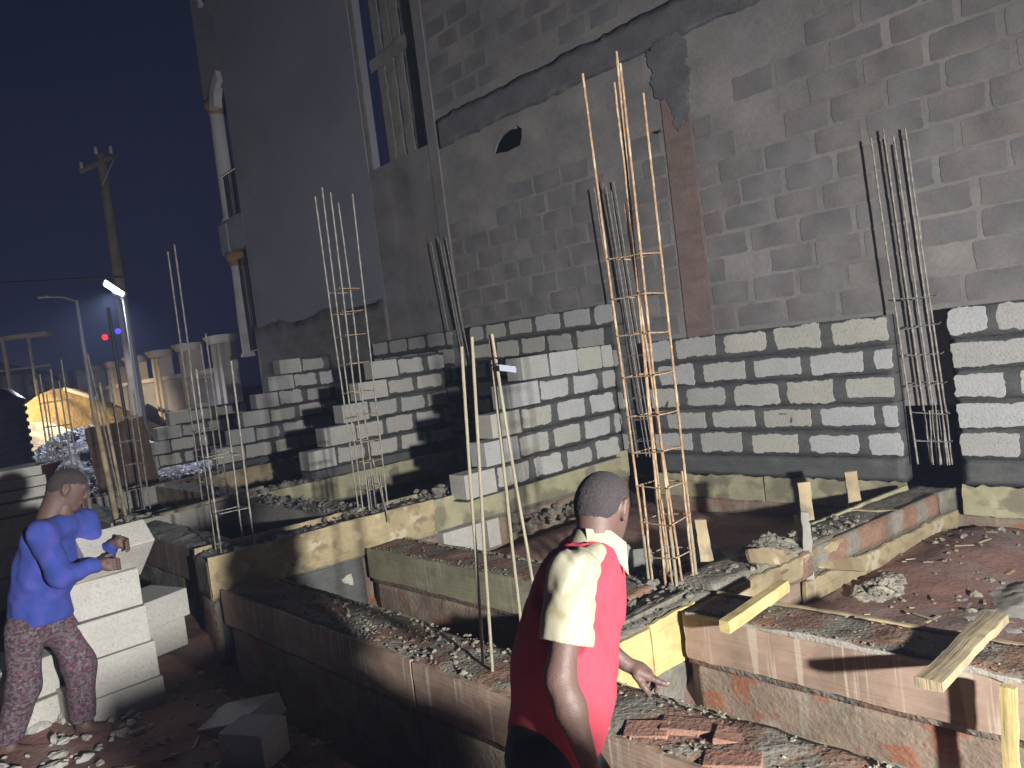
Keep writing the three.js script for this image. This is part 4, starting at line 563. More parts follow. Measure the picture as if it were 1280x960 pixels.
{ const n = 2600, im = new THREE.InstancedMesh(LUMPS[1], M.gravel, n), q = new THREE.Object3D(); for (let i = 0; i < n; i++) { const a = rr(0, 6.283), r = 2.5 * Math.sqrt(rnd()), k = r / 2.7; q.position.set(-18.4 + Math.cos(a) * r, 0.05 + 1.3 * (1 - sm(0, 1.05, k)) + rr(-0.02, 0.06), -4.35 + Math.sin(a) * r); q.rotation.set(rr(0, 6), rr(0, 6), 0); q.scale.setScalar(rr(0.02, 0.065)); q.updateMatrix(); im.setMatrixAt(i, q.matrix); im.setColorAt(i, new THREE.Color().setScalar(rr(0.7, 1.5))); } shade(im); im.name = 'gravel'; scene.add(im); tag(im, 'loose pale stones covering the gravel heap', 'gravel', null, 'stuff'); }
{ // wheelbarrow, tray towards us
  const t = thing('wheelbarrow', 'rust red wheelbarrow with pale rim behind the head of the person in blue', 'wheelbarrow', [-9.95, 0.66, -1.62], -0.75); t.scale.setScalar(0.85);
  const s = new THREE.Shape(); s.moveTo(-0.3, 0); s.lineTo(0.3, 0); s.lineTo(0.47, 0.3); s.lineTo(-0.55, 0.3); s.closePath(); const h = new THREE.Shape(); 
  const tr = new THREE.CylinderGeometry(0.5, 0.3, 0.3, 4, 1, true).rotateY(Math.PI / 4).scale(1.35, 1, 0.9); const bt = new THREE.BoxGeometry(0.56, 0.01, 0.38).translate(0, -0.15, 0);
  const m2 = M.barrow.clone(); m2.side = THREE.DoubleSide; part(t, 'tray', mergeGeometries([boxUV(tr, 1), boxUV(bt, 1)]), m2, [0, 0.62, 0]);
  const R = 0.5 * 1.35 * Math.SQRT1_2, Rz = 0.5 * 0.9 * Math.SQRT1_2; part(t, 'rim', tube([[-R, 0.775, -Rz], [R, 0.775, -Rz], [R, 0.775, Rz], [-R, 0.775, Rz], [-R, 0.775, -Rz]].map((p) => p), 0.012, 4, 6), M.lampgrey);
  const w = part(t, 'wheel', new THREE.TorusGeometry(0.15, 0.04, 8, 20), M.black, [0.62, 0.19, 0]); part(w, 'rim', new THREE.CylinderGeometry(0.11, 0.11, 0.03, 16).rotateX(Math.PI / 2), M.lampgrey);
  for (const z of [-0.2, 0.2]) { part(t, 'handle', tube([[0.62, 0.19, z * 0.4], [0.2, 0.42, z], [-0.95, 0.6, z * 1.3]], 0.017, 4, 6), M.lampgrey); part(t, 'leg', tube([[-0.3, 0.5, z], [-0.36, 0.0, z], [-0.2, 0.0, z], [-0.12, 0.46, z]], 0.013, 4, 6), M.lampgrey); }
}
{ // compound fence with capped double pillars
  const f = thing('compound_fence', 'painted compound fence with capped twin strip pillars, beyond the stepped walls', 'fence', [0, 0, -8.1]);
  const xs = []; for (let x = -19.6; x > -52; x -= 2.35) xs.push(x);
  for (const x of xs) {
    const p = part(f, 'pillar', box(0.62, 3.05, 0.3, 1, 0, 1.53, -0.06), M.creampaint, [x, 0, 0]);
    for (const s of [-0.2, 0.2]) part(p, 'strip', box(0.2, 3.0, 0.12, 1, s, 1.5, 0.145), M.creampaint);
    const c = new THREE.CylinderGeometry(0.64, 0.46, 0.2, 4, 1).rotateY(Math.PI / 4).scale(1, 1, 0.75); part(p, 'cap', boxUV(c, 1), M.whitepaint, [0, 3.12, 0]);
    part(f, 'panel', box(1.73, 2.3, 0.18, 1, 0, 1.15, 0), M.plaster, [x - 1.175, 0, 0]);
    part(f, 'coping', box(1.73, 0.12, 0.32, 1, 0, 2.36, 0), M.whitepaint, [x - 1.175, 0.002, 0]);
  }
}
{ // utility pole with crossarm
  const t = thing('utility_pole', 'tall brown wooden utility pole with a short crossarm and insulators', 'utility pole', [-21.3, -0.1, -6.35]);
  part(t, 'pole', boxUV(new THREE.CylinderGeometry(0.11, 0.19, 8.3, 14).translate(0, 4.15, 0), 1, 0, 0, 'y'), M.polewood);
  part(t, 'crossarm', box(1.0, 0.09, 0.09), M.polewood, [0, 8.05, 0.12], [0, 0.75, 0.25]);
  for (const [x, y] of [[-0.42, 7.98], [0.42, 8.26], [0.02, 8.3]]) part(t, 'insulator', new THREE.LatheGeometry([[0, 0.2], [0.035, 0.18], [0.05, 0.1], [0.03, 0.09], [0.05, 0.03], [0.02, 0], [0, 0]].map((p) => new THREE.Vector2(...p)), 12), M.whitepaint, [x * 0.73, y, 0.12 - x * 0.68]);
  part(t, 'strut', tube([[0.12, 7.5, 0.1], [0.45, 8.05, -0.15]], 0.02), M.lampgrey);
}
{ // lit street light, tilted LED panel on its own slim pole
  const t = thing('street_lamp', 'slim street lamp with a tilted glowing LED panel, lit', 'street lamp', [-20.1, -0.1, -6.05]);
  part(t, 'pole', new THREE.CylinderGeometry(0.05, 0.07, 4.45, 10).translate(0, 2.22, 0), M.lampgrey);
  part(t, 'bracket', tube([[0, 4.3, 0], [-0.05, 4.5, 0.06], [-0.2, 4.62, 0.2]], 0.03, 4, 7), M.lampgrey);
  const hd = part(t, 'lamp_head', new RoundedBoxGeometry(0.66, 0.06, 0.2, 2, 0.02), M.lampgrey, [-0.16, 4.72, 0.14]);
  { const ax = new THREE.Vector3(0.50, -0.64, -0.54).normalize(), up = new THREE.Vector3(-0.62, 0.42, -0.60); up.addScaledVector(ax, -up.dot(ax)).normalize(); hd.quaternion.setFromRotationMatrix(new THREE.Matrix4().makeBasis(ax, up, ax.clone().cross(up))); }
  part(hd, 'led_panel', new THREE.BoxGeometry(0.54, 0.012, 0.15), glow(0.85, 0.88, 1.0, 14), [0, -0.037, 0]);
  const L = new THREE.SpotLight(new THREE.Color().setRGB(0.82, 0.87, 1.0), 210, 0, 1.15, 0.7, 2); L.position.set(-20.35, 4.5, -5.85); L.target.position.set(-18.6, 0.2, -4.2); L.castShadow = true; L.shadow.radius = 8; L.shadow.mapSize.set(1024, 1024); scene.add(L, L.target); L.name = 'street_lamp_light'; L.target.name = 'street_lamp_aim';
}
{ const t = thing('street_lamp', 'unlit street lamp with a flat arm, left of the lit one', 'street lamp', [-22.4, -0.1, -5.6]); part(t, 'pole', new THREE.CylinderGeometry(0.05, 0.09, 4.75, 10).translate(0, 2.38, 0), M.lampgrey, null, [0, 0, 0.03]); part(t, 'arm', tube([[-0.14, 4.72, 0], [-0.3, 4.86, 0.25], [-0.55, 4.92, 0.55]], 0.03, 4, 7), M.lampgrey); part(t, 'lamp_head', new RoundedBoxGeometry(0.3, 0.06, 0.16, 2, 0.02), M.lampgrey, [-0.62, 4.93, 0.63], [0, 0.8, 0]); }
{ // warm lamp beyond the left edge that lights the sand
  const t = thing('street_lamp', 'warm street lamp left of the frame that lights the yellow sand', 'street lamp', [-22.5, -0.1, 3.2]); part(t, 'pole', new THREE.CylinderGeometry(0.05, 0.09, 5.2, 10).translate(0, 2.6, 0), M.lampgrey); part(t, 'arm', tube([[0, 5.1, 0], [-0.1, 5.3, -0.4], [-0.1, 5.3, -0.9]], 0.03, 4, 7), M.lampgrey); const hd = part(t, 'lamp_head', new RoundedBoxGeometry(0.2, 0.1, 0.5, 2, 0.03), M.lampgrey, [-0.1, 5.3, -1.1]); part(hd, 'lamp_panel', new THREE.BoxGeometry(0.15, 0.012, 0.4), glow(1.0, 0.75, 0.42, 14), [0, -0.058, 0]);
  const L = new THREE.SpotLight(new THREE.Color().setRGB(1.0, 0.74, 0.42), 1100, 0, 0.40, 0.6, 2); L.position.set(-22.6, 5.1, 2.1); L.target.position.set(-25.4, 1.2, -4.6); L.castShadow = true; L.shadow.radius = 8; L.name = 'sand_lamp_light'; L.target.name = 'sand_lamp_aim'; scene.add(L, L.target);
}
{ const t = thing('pole', 'dark leaning pole carrying a small red and a small blue light', 'pole', [-10.9, 0.2, -3.12]); part(t, 'shaft', tube([[0, 0, 0], [-0.08, 1.5, 0.02], [-0.12, 2.95, 0.02]], 0.022, 4, 8), M.wire);
  for (const [x, y, z, n, c] of [[-0.2, 2.57, 0.09, 'red_light', [1, 0.02, 0.03]], [-0.1, 2.63, -0.05, 'blue_light', [0.05, 0.04, 1]]]) { part(t, 'bracket', tube([[-0.11, y, 0.02], [x, y, z]], 0.006), M.wire); part(t, n, new THREE.SphereGeometry(0.036, 14, 10), glow(...c, 3.5), [x, y, z]); } }
single('pole', 'pale yellow wooden pole standing at the left, lit along its edge', 'pole', boxUV(new THREE.CylinderGeometry(0.026, 0.034, 1.75, 10), 1, 0, 0, 'y'), M.woodN, [-9.55, 1.1, -2.42], [0.03, 0, 0.075]);
single('pole', 'second thinner pale pole tight beside the yellow one', 'pole', boxUV(new THREE.CylinderGeometry(0.016, 0.02, 2.0, 8), 1, 0, 0, 'y'), M.woodN, [-9.55, 1.15, -2.52], [0.02, 0, 0.08]);
single('formwork_panel', 'dark brown plywood panel standing in front of the farthest stepped wall', 'panel', plank(1.05, 1.2, 0.025, { edge: 0.02 }), M.woodDark, [-13.9, 0.95, -3.78], [0, 0.75, 0.1]);
single('formwork_panel', 'rusty brown board on edge behind the yellow pole', 'panel', plank(1.3, 0.42, 0.03, { edge: 0.01 }), M.woodB, [-11.2, 0.62, -2.3], [0, 0.2, 0.05]);
single('power_line', 'thin power line from the pole to the left edge', 'cable', tube([[-20.2, 4.9, -6.1], [-30, 6.25, -5.0], [-42, 8.2, -3.4]], 0.022, 8, 5), M.wire);
{ const t = thing('house', 'distant cream house with pale porch columns at the left edge', 'house', [-41.5, 0, -5.2], 0.9); part(t, 'wall', box(5, 3.6, 4, 1, -1.2, 1.8, -2.5), M.creampaint, [0, 0, 0]); part(t, 'roof', boxUV(new THREE.ConeGeometry(3.9, 1.3, 4).rotateY(Math.PI / 4).scale(1, 1, 0.9), 1), M.woodDark, [-1.2, 4.25, -2.5]); for (const x of [-0.6, 0.5, 1.6]) part(t, 'porch_column', boxUV(new THREE.CylinderGeometry(0.16, 0.18, 3.0, 14), 1), M.whitepaint, [x, 1.5, 0.2]); part(t, 'porch_beam', box(2.8, 0.3, 0.4), M.whitepaint, [0.5, 3.15, 0.2]); part(t, 'window', box(1.0, 1.0, 0.06), M.black, [-1.4, 1.8, -0.48]); }
{ const t = thing('site_wall', 'low pale wall of separate posts far behind the sand heap', 'wall', [-34, 0, -6.4], 0.9); for (let k = 0; k < 7; k++) part(t, 'panel', box(0.75, 2.1, 0.2, 1, 0, 1.05, 0), M.creampaint, [-2.6 + k * 0.9, 0, 0]); part(t, 'coping', box(6.4, 0.12, 0.3), M.whitepaint, [0.1, 2.17, 0]); }
{ const t = thing('scaffold', 'distant frame of thin posts under a narrow pale plank, at the left', 'scaffold', [-29.5, 0, -5.2], 0.9); for (let k = 0; k < 6; k++) part(t, 'post', box(0.06, 4.2, 0.06, 1, 0, 2.1, 0), M.woodGrey, [-1.0 + k * 0.4, 0, (k % 2) * 0.8]); part(t, 'top_plank', box(2.4, 0.14, 0.5), M.woodGrey, [0.2, 4.3, 0.3]); part(t, 'crossbar', box(2.3, 0.06, 0.06), M.woodGrey, [0, 3.3, 0]); }
single('plank', 'white plank lying at the edge of the sand heap', 'timber', plank(1.3, 0.1, 0.04, {}), M.whitepaint, [-23.6, 2.2, -5.6], [0, 0.4, -0.3]);

// ---------------------------------------------------------------- the site floodlight (right of the frame)
{
  const t = thing('floodlight', 'tripod floodlight right of the frame that lights the site', 'floodlight', [LAMP.x + 0.16, 0, LAMP.z + 0.09]);
  part(t, 'mast', new THREE.CylinderGeometry(0.02, 0.025, 2.0, 10).translate(0, 1.0, 0), M.lampgrey);
  for (let k = 0; k < 3; k++) part(t, 'leg', tube([[0, 0.75, 0], [Math.cos(k * 2.1) * 0.6, -0.05, Math.sin(k * 2.1) * 0.6]], 0.014), M.lampgrey);
  const dir = LAMP_AIM.clone().sub(LAMP).normalize(), hd = new THREE.Object3D(); hd.lookAt(dir);
  const head = part(t, 'lamp_head', new RoundedBoxGeometry(0.34, 0.26, 0.1, 2, 0.02), M.lampgrey, [0, LAMP.y + 0.03, 0]); head.quaternion.copy(hd.quaternion);
  part(head, 'led_panel', new THREE.BoxGeometry(0.12, 0.1, 0.012), glow(1, 0.96, 0.88, 40), [0, 0, 0.058]);
  const L = new THREE.SpotLight(new THREE.Color().setRGB(1.0, 0.98, 0.95), LAMP_POWER, 0, 0.98, 1.0, 2);
  L.position.copy(LAMP); L.target.position.copy(LAMP_AIM); L.castShadow = true; L.shadow.radius = 6; L.shadow.mapSize.set(2048, 2048); L.name = 'floodlight_beam'; L.target.name = 'floodlight_aim'; scene.add(L, L.target);
}

// ---------------------------------------------------------------- people
const cap = (a, b, ra, rb, k) => ({ a, b, ra, rb, k });
const ell = (c, r, k) => ({ c, r, k });
const wr = (f, amp, fx, fy, fz, s) => (x, y, z) => f(x, y, z) + amp * n3(x * fx, y * fy, z * fz, s) + amp * 0.5 * n3(x * fx * 2.3, y * fy * 2.3, z * fz * 2.3, s + 1);
function headMesh(C, yaw, pitch, roll, withHair, parentPrims) { // returns { skin, hair } geometries in body space; face looks along local +x when yaw is 0
  const prims = [ell([0, 0.03, 0], [0.098, 0.088, 0.076]), ell([0.028, -0.03, 0], [0.070, 0.085, 0.062]), cap([0.045, -0.085, 0.0], [0.062, -0.098, 0], 0.034, 0.028), ell([-0.045, 0.0, 0], [0.062, 0.075, 0.066]),
    cap([-0.045, -0.05, 0], [-0.052, -0.19, 0], 0.051, 0.056, 0.03), cap([-0.005, -0.07, 0.0], [-0.032, -0.18, 0], 0.042, 0.052, 0.03),
    cap([-0.045, -0.05, 0], [-0.052, -0.19, 0], 0.051, 0.056, 0.03), cap([-0.005, -0.07, 0.0], [-0.032, -0.18, 0], 0.042, 0.052, 0.03),
    cap([0.098, 0.012, 0], [0.112, -0.026, 0], 0.009, 0.014, 0.012), ell([0.104, -0.03, 0.013], [0.01, 0.009, 0.01], 0.008), ell([0.104, -0.03, -0.013], [0.01, 0.009, 0.01], 0.008),
    cap([0.092, -0.058, -0.018], [0.092, -0.058, 0.018], 0.0085, 0.0085, 0.008), cap([0.090, -0.070, -0.016], [0.090, -0.070, 0.016], 0.0085, 0.0085, 0.006),
    cap([0.082, 0.032, -0.035], [0.092, 0.036, -0.012], 0.012, 0.012, 0.014), cap([0.082, 0.032, 0.035], [0.092, 0.036, 0.012], 0.012, 0.012, 0.014),
    ell([0.076, 0.012, 0.031], [0.012, 0.009, 0.013], 0.006), ell([0.076, 0.012, -0.031], [0.012, 0.009, 0.013], 0.006)];
  for (const s of [-1, 1]) { prims.push(ell([-0.006, 0.004, s * 0.081], [0.021, 0.032, 0.011], 0.012), cap([-0.018, 0.028, s * 0.090], [0.004, 0.034, s * 0.086], 0.006, 0.005, 0.006), cap([-0.020, 0.026, s * 0.090], [-0.016, -0.012, s * 0.086], 0.006, 0.005, 0.006), ell([0.0, -0.026, s * 0.079], [0.010, 0.011, 0.006], 0.008)); }
  const f0 = field(prims, 0.028);
  const ear = (x, y, z) => Math.min(ellD(x, y, z, [0.002, 0.006, 0.094], [0.011, 0.017, 0.009]), ellD(x, y, z, [0.002, 0.006, -0.094], [0.011, 0.017, 0.009]));
  const f = (x, y, z) => Math.max(f0(x, y, z), -ear(x, y, z));
  const skin = nets(f, [-0.16, -0.22, -0.115], [0.135, 0.135, 0.115], 0.0042);
  const hairF = (x, y, z) => { const line = 0.055 + (x < 0.03 ? -0.55 * (0.03 - x) : 0.25 * (x - 0.03)) - 0.6 * Math.max(0, -0.02 - x) + 0.006 * n3(x * 60, y * 60, z * 60, 123); const th = 0.0048 * sm(0, 0.03, y - line + 0.02) - 0.0004; const d = field([ell([0, 0.03, 0], [0.098, 0.088, 0.076]), ell([-0.045, 0.0, 0], [0.062, 0.075, 0.066])], 0.028)(x, y, z) - th - 0.0012 * n3(x * 160, y * 160, z * 160, 121); return Math.max(d, Math.max(line - y - 0.02, -0.064 - y)); };
  const hair = withHair ? nets(hairF, [-0.13, -0.09, -0.105], [0.115, 0.14, 0.105], 0.0045) : null;
  const m = new THREE.Matrix4().compose(new THREE.Vector3(...C), new THREE.Quaternion().setFromEuler(new THREE.Euler(roll, yaw, -pitch, 'YZX')), new THREE.Vector3(1, 1, 1));
  skin.applyMatrix4(m); hair?.applyMatrix4(m); return { skin, hair, m };
}
function handMesh(fingers, palm, cell = 0.0026) { const prims = [...palm]; const f0 = field(palm, 0.016), fs = fingers.map((p) => field(p, 0.006)); const f = (x, y, z) => { let d = f0(x, y, z); for (const g of fs) { const e = g(x, y, z), h = Math.max(0.007 - Math.abs(d - e), 0) / 0.007; d = Math.min(d, e) - h * h * 0.007 * 0.25; } return d; };
  let mn = [9, 9, 9], mx = [-9, -9, -9]; for (const p of [...palm, ...fingers.flat()]) for (const q of [p.a ?? p.c, p.b ?? p.c]) for (let i = 0; i < 3; i++) { const r = p.ra ?? Math.max(...p.r); mn[i] = Math.min(mn[i], q[i] - r - 0.008); mx[i] = Math.max(mx[i], q[i] + r + 0.008); }
  return nets(f, mn, mx, cell); }
const chain = (pts, r0, r1) => pts.slice(1).map((p, i) => cap(pts[i], p, mixN(r0, r1, i / (pts.length - 1)), mixN(r0, r1, (i + 1) / (pts.length - 1))));
{ // the man in the red vest: body frame x = where he faces (right in the photograph), z towards us
  const Y = 0.24;                                                     // his feet stand 0.24 below the datum
  const g = thing('person', 'man in a red vest over a cream short sleeved shirt, leaning over the near beam', 'person', [-1.523, -0.109, -1.636], 0.821); g.scale.setScalar(0.94);
  const p = (u, y, w) => [u, y + Y, -w];
  const shR = p(-0.070, 1.262, -0.150), elR = p(-0.150, 1.005, -0.235), wrR = p(-0.098, 0.765, -0.275), shL = p(-0.005, 1.235, 0.165), elL = p(-0.03, 0.935, 0.235), wrL = p(0.088, 0.828, 0.205);
  const neck = p(-0.005, 1.27, 0.02), chest = p(-0.055, 1.12, 0.01), belly = p(-0.125, 0.90, 0), hip = p(-0.20, 0.70, 0);
  const hd = headMesh(p(0.060, 1.398, 0.085), 0.95, 0.30, 0.0, true);
  const limb = [cap(shR, elR, 0.050, 0.040), cap(elR, [mixN(elR[0], wrR[0], 0.35), mixN(elR[1], wrR[1], 0.35), mixN(elR[2], wrR[2], 0.35)], 0.041, 0.042), cap([mixN(elR[0], wrR[0], 0.35), mixN(elR[1], wrR[1], 0.35), mixN(elR[2], wrR[2], 0.35)], wrR, 0.042, 0.028), cap(shL, elL, 0.05, 0.041), cap(elL, wrL, 0.042, 0.027),
    ell(chest, [0.12, 0.16, 0.15]), cap(belly, hip, 0.12, 0.12), cap(p(-0.01, 1.25, 0.02), p(0.02, 1.31, 0.04), 0.06, 0.052), cap(shR, shL, 0.05, 0.05)];
  const fk = [p(-0.235, 0.70, -0.09), p(-0.17, 0.26, -0.10), p(-0.26, -0.16, -0.10), p(-0.215, 0.70, 0.10), p(-0.05, 0.33, 0.24), p(-0.16, -0.10, 0.22)];
  limb.push(cap(fk[0], fk[1], 0.085, 0.055), cap(fk[1], fk[2], 0.055, 0.04), cap(fk[3], fk[4], 0.085, 0.055), cap(fk[4], fk[5], 0.055, 0.04), cap(p(-0.26, -0.2, -0.1), p(-0.09, -0.215, -0.11), 0.035, 0.03), cap(p(-0.16, -0.15, 0.22), p(0.0, -0.17, 0.23), 0.035, 0.03));
  const bodyG = nets(field(limb, 0.035), [-0.45, -0.02, -0.4], [0.24, 1.62, 0.42], 0.0115);
  // left hand reaching out: back of the hand up, fingers curled down, index pointing on
  const H = (u, y, w) => p(u, y, w);
  const palmL = [cap(wrL, H(0.128, 0.805, 0.20), 0.025, 0.027), cap(H(0.118, 0.808, 0.178), H(0.150, 0.792, 0.172), 0.019, 0.017), cap(H(0.118, 0.806, 0.222), H(0.146, 0.788, 0.228), 0.019, 0.016), cap(H(0.13, 0.805, 0.20), H(0.156, 0.792, 0.20), 0.019, 0.016)];
  const fL = [chain([H(0.150, 0.790, 0.172), H(0.178, 0.775, 0.168), H(0.197, 0.765, 0.166), H(0.212, 0.758, 0.165)], 0.0105, 0.0075), chain([H(0.157, 0.790, 0.190), H(0.180, 0.768, 0.189), H(0.182, 0.745, 0.188), H(0.174, 0.730, 0.187)], 0.0105, 0.0078), chain([H(0.154, 0.788, 0.210), H(0.172, 0.765, 0.211), H(0.170, 0.742, 0.211), H(0.160, 0.730, 0.211)], 0.010, 0.0075), chain([H(0.146, 0.786, 0.229), H(0.160, 0.768, 0.232), H(0.156, 0.75, 0.233), H(0.147, 0.742, 0.233)], 0.009, 0.0065), chain([H(0.110, 0.798, 0.172), H(0.126, 0.774, 0.160), H(0.138, 0.752, 0.158), H(0.145, 0.738, 0.160)], 0.0125, 0.0085)];
  // right hand hanging, slightly curled
  const R = (du, dy, dw) => [wrR[0] + du, wrR[1] + dy, wrR[2] - dw];
  const palmR = [cap(wrR, R(0.012, -0.05, 0.0), 0.026, 0.026), cap(R(0.03, -0.05, 0), R(0.04, -0.09, 0), 0.017, 0.015), cap(R(0.0, -0.05, 0), R(0.002, -0.09, 0), 0.017, 0.015), cap(R(0.015, -0.05, 0), R(0.02, -0.092, 0), 0.018, 0.015)];
  const fR = [0, 1, 2, 3].map((i) => { const u = 0.042 - i * 0.0185, l = [0.9, 1, 0.95, 0.78][i]; return chain([R(u, -0.09, 0), R(u + 0.004, -0.09 - 0.042 * l, 0.008), R(u + 0.004, -0.09 - 0.068 * l, 0.022), R(u + 0.002, -0.09 - 0.084 * l, 0.036)], 0.0102, 0.0076); }); fR.push(chain([R(0.03, -0.03, 0.004), R(0.055, -0.055, 0.012), R(0.062, -0.085, 0.018), R(0.062, -0.105, 0.02)], 0.0125, 0.009));
  part(g, 'body', mergeGeometries([bodyG, hd.skin, handMesh(fL, palmL), handMesh(fR, palmR)].map((q) => cloth(q, 0.3))), M.skin);
  part(g, 'hair', cloth(hd.hair, 0.12), M.hair);
  part(g, 'fingernail', new THREE.SphereGeometry(0.006, 12, 8).scale(1, 0.45, 0.8), M.nail, H(0.214, 0.764, 0.165), [0, 0, -0.5]);
  // shirt: sleeves with open hems, shoulders and a pointed collar
  const sleeve = (sh, el, out, flare) => { const dx = [el[0] - sh[0], el[1] - sh[1], el[2] - sh[2]], L = Math.hypot(...dx), n = dx.map((q) => q / L), e = [sh[0] + n[0] * L * 0.66, sh[1] + n[1] * L * 0.66, sh[2] + n[2] * L * 0.66]; const o = field([cap(sh, [sh[0] + n[0] * L * 0.9, sh[1] + n[1] * L * 0.9, sh[2] + n[2] * L * 0.9], out, flare), cap([sh[0] + 0.07, sh[1] + 0.028, sh[2] * 0.4], sh, 0.046, out)], 0.05), i = (x, y, z) => capD(x, y, z, sh, [sh[0] + n[0] * L, sh[1] + n[1] * L, sh[2] + n[2] * L], out - 0.012, flare - 0.009); return (x, y, z) => { const t = (x - e[0]) * n[0] + (y - e[1]) * n[1] + (z - e[2]) * n[2]; const w0 = (x - sh[0]) * 0.72 + (y - sh[1]) * 0.62 + 0.02 * n3(x * 9, y * 9, z * 9, 137), cr = Math.max(0, Math.sin(w0 * 105 + 2.2 * n3(x * 6, y * 6, z * 6, 138))), fold = 0.007 * cr * cr * cr * sm(-0.1, 0.5, n3(x * 7, y * 5, z * 7, 139) + 0.25) + 0.006 * n3(x * 10 + y * 14, y * 10, z * 10, 131) + 0.019 * Math.max(0, n3(x * 22 - y * 20, y * 6 + x * 5, z * 8, 133)) + 0.004 * n3(x * 30, y * 14, z * 30, 135); const d = o(x, y, z) + fold; return Math.max(d, t, t > -0.07 ? -(i(x, y, z) + fold) : -1); }; };
  const slR = nets(sleeve(shR, elR, 0.070, 0.086), [-0.34, 0.98 + Y - 0.02, -0.05], [0.10, 1.38 + Y, 0.37], 0.006), slL = nets(sleeve(shL, elL, 0.066, 0.076), [-0.16, 0.95 + Y, -0.36], [0.12, 1.36 + Y, 0.0], 0.008);
  const hemPt = (k) => [0, 1, 2].map((i) => shR[i] + (elR[i] - shR[i]) * k);
  const body0 = [ell(p(-0.050, 1.15, 0.01), [0.112, 0.15, 0.16]), cap(p(-0.045, 1.215, -0.09), p(-0.01, 1.215, 0.11), 0.078, 0.078), cap(p(-0.01, 1.27, -0.03), p(0.005, 1.27, 0.07), 0.05, 0.05), cap(p(-0.075, 1.08, 0), p(-0.135, 0.92, 0), 0.112, 0.128), cap(p(-0.135, 0.92, 0), p(-0.185, 0.74, 0), 0.130, 0.130), ell(p(-0.13, 0.93, 0), [0.125, 0.24, 0.165])];
  const fB = field(body0, 0.07), drape = (x, y, z) => 0.011 * n3(x * 9, y * 3.5, z * 9, 141) + 0.009 * Math.max(0, n3(x * 22, y * 6 + x * 9, z * 22, 143)) + 0.006 * Math.max(0, Math.sin(x * 70 + y * 18 + 3 * n3(x * 5, y * 3, z * 5, 145))) ** 3 * sm(-0.1, 0.4, n3(x * 5, y * 4, z * 5, 147));
  const NK = p(0.016, 1.305, 0.035);
  const collar = (x, y, z) => { const a = NK, t = [x - a[0], y - a[1], z - a[2]], ax = [0.33, 0.88, -0.30], l = Math.hypot(...ax), h = (t[0] * ax[0] + t[1] * ax[1] + t[2] * ax[2]) / l, q = Math.sqrt(Math.max(0, t[0] ** 2 + t[1] ** 2 + t[2] ** 2 - h * h)); const r = 0.076 - h * 0.28; return Math.max(Math.abs(q - r) - 0.0055, Math.abs(h) - 0.03); };
  const colG = nets(collar, [NK[0] - 0.13, NK[1] - 0.1, NK[2] - 0.13], [NK[0] + 0.13, NK[1] + 0.1, NK[2] + 0.13], 0.004);
  const flap = new THREE.Shape([[-0.075, 0.032], [0.0, 0.05], [0.055, 0.03], [0.088, -0.062], [0.03, -0.016], [-0.06, -0.004]].map((q) => new THREE.Vector2(...q))); const flG = new THREE.ExtrudeGeometry(flap, { depth: 0.004, bevelEnabled: true, bevelSize: 0.002, bevelThickness: 0.002, bevelSegments: 1, curveSegments: 8 });
  const flR = flG.clone().applyMatrix4(new THREE.Matrix4().compose(new THREE.Vector3(NK[0] + 0.028, NK[1] + 0.002, NK[2] + 0.068), new THREE.Quaternion().setFromEuler(new THREE.Euler(-0.35, 0.15, -0.42)), new THREE.Vector3(1, 1, 1)));
  const sh = part(g, 'shirt', mergeGeometries([cloth(slR), cloth(slL), cloth(colG), cloth(flR)]), M.cream);
  // vest: sleeveless, open at the neck and the arm holes
  const arm = (x, y, z) => Math.min(capD(x, y, z, [shR[0] - 0.01, shR[1] + 0.06, shR[2] + 0.03], [elR[0] + 0.05, shR[1] - 0.17, shR[2] + 0.06], 0.068, 0.066), capD(x, y, z, [shL[0], shL[1] + 0.06, shL[2] - 0.03], [elL[0], shL[1] - 0.17, shL[2] - 0.06], 0.068, 0.066));
  const hemY = 0.665 + Y;
  const vestF = (x, y, z) => { let d = fB(x, y, z) - 0.014 + drape(x, y, z); const nk = Math.hypot((x - NK[0] - 0.005) / 1.1, (y - NK[1] - 0.03) / 1.0, z - NK[2]) - 0.088; d = Math.max(d, -nk); d = Math.max(d, -arm(x, y, z)); d = Math.max(d, hemY + 0.3 * (x + 0.12) - y); const inner = fB(x, y, z) - 0.004 + drape(x, y, z); if (y < hemY + 0.05) d = Math.max(d, -inner); return d; };
  part(g, 'vest', cloth(nets(vestF, [-0.40, 0.56 + Y, -0.24], [0.15, 1.33 + Y, 0.24], 0.0068)), M.red);
  const tr = [cap(p(-0.20, 0.72, 0), p(-0.215, 0.66, 0), 0.135, 0.14), cap(fk[0], fk[1], 0.105, 0.085), cap(fk[1], fk[2], 0.085, 0.075), cap(fk[3], fk[4], 0.105, 0.085), cap(fk[4], fk[5], 0.085, 0.075)];
  part(g, 'trousers', cloth(nets(wr(field(tr, 0.05), 0.006, 9, 5, 9, 151), [-0.42, 0.03, -0.38], [0.1, 0.92 + Y, 0.3], 0.012)), M.darkcloth);
}
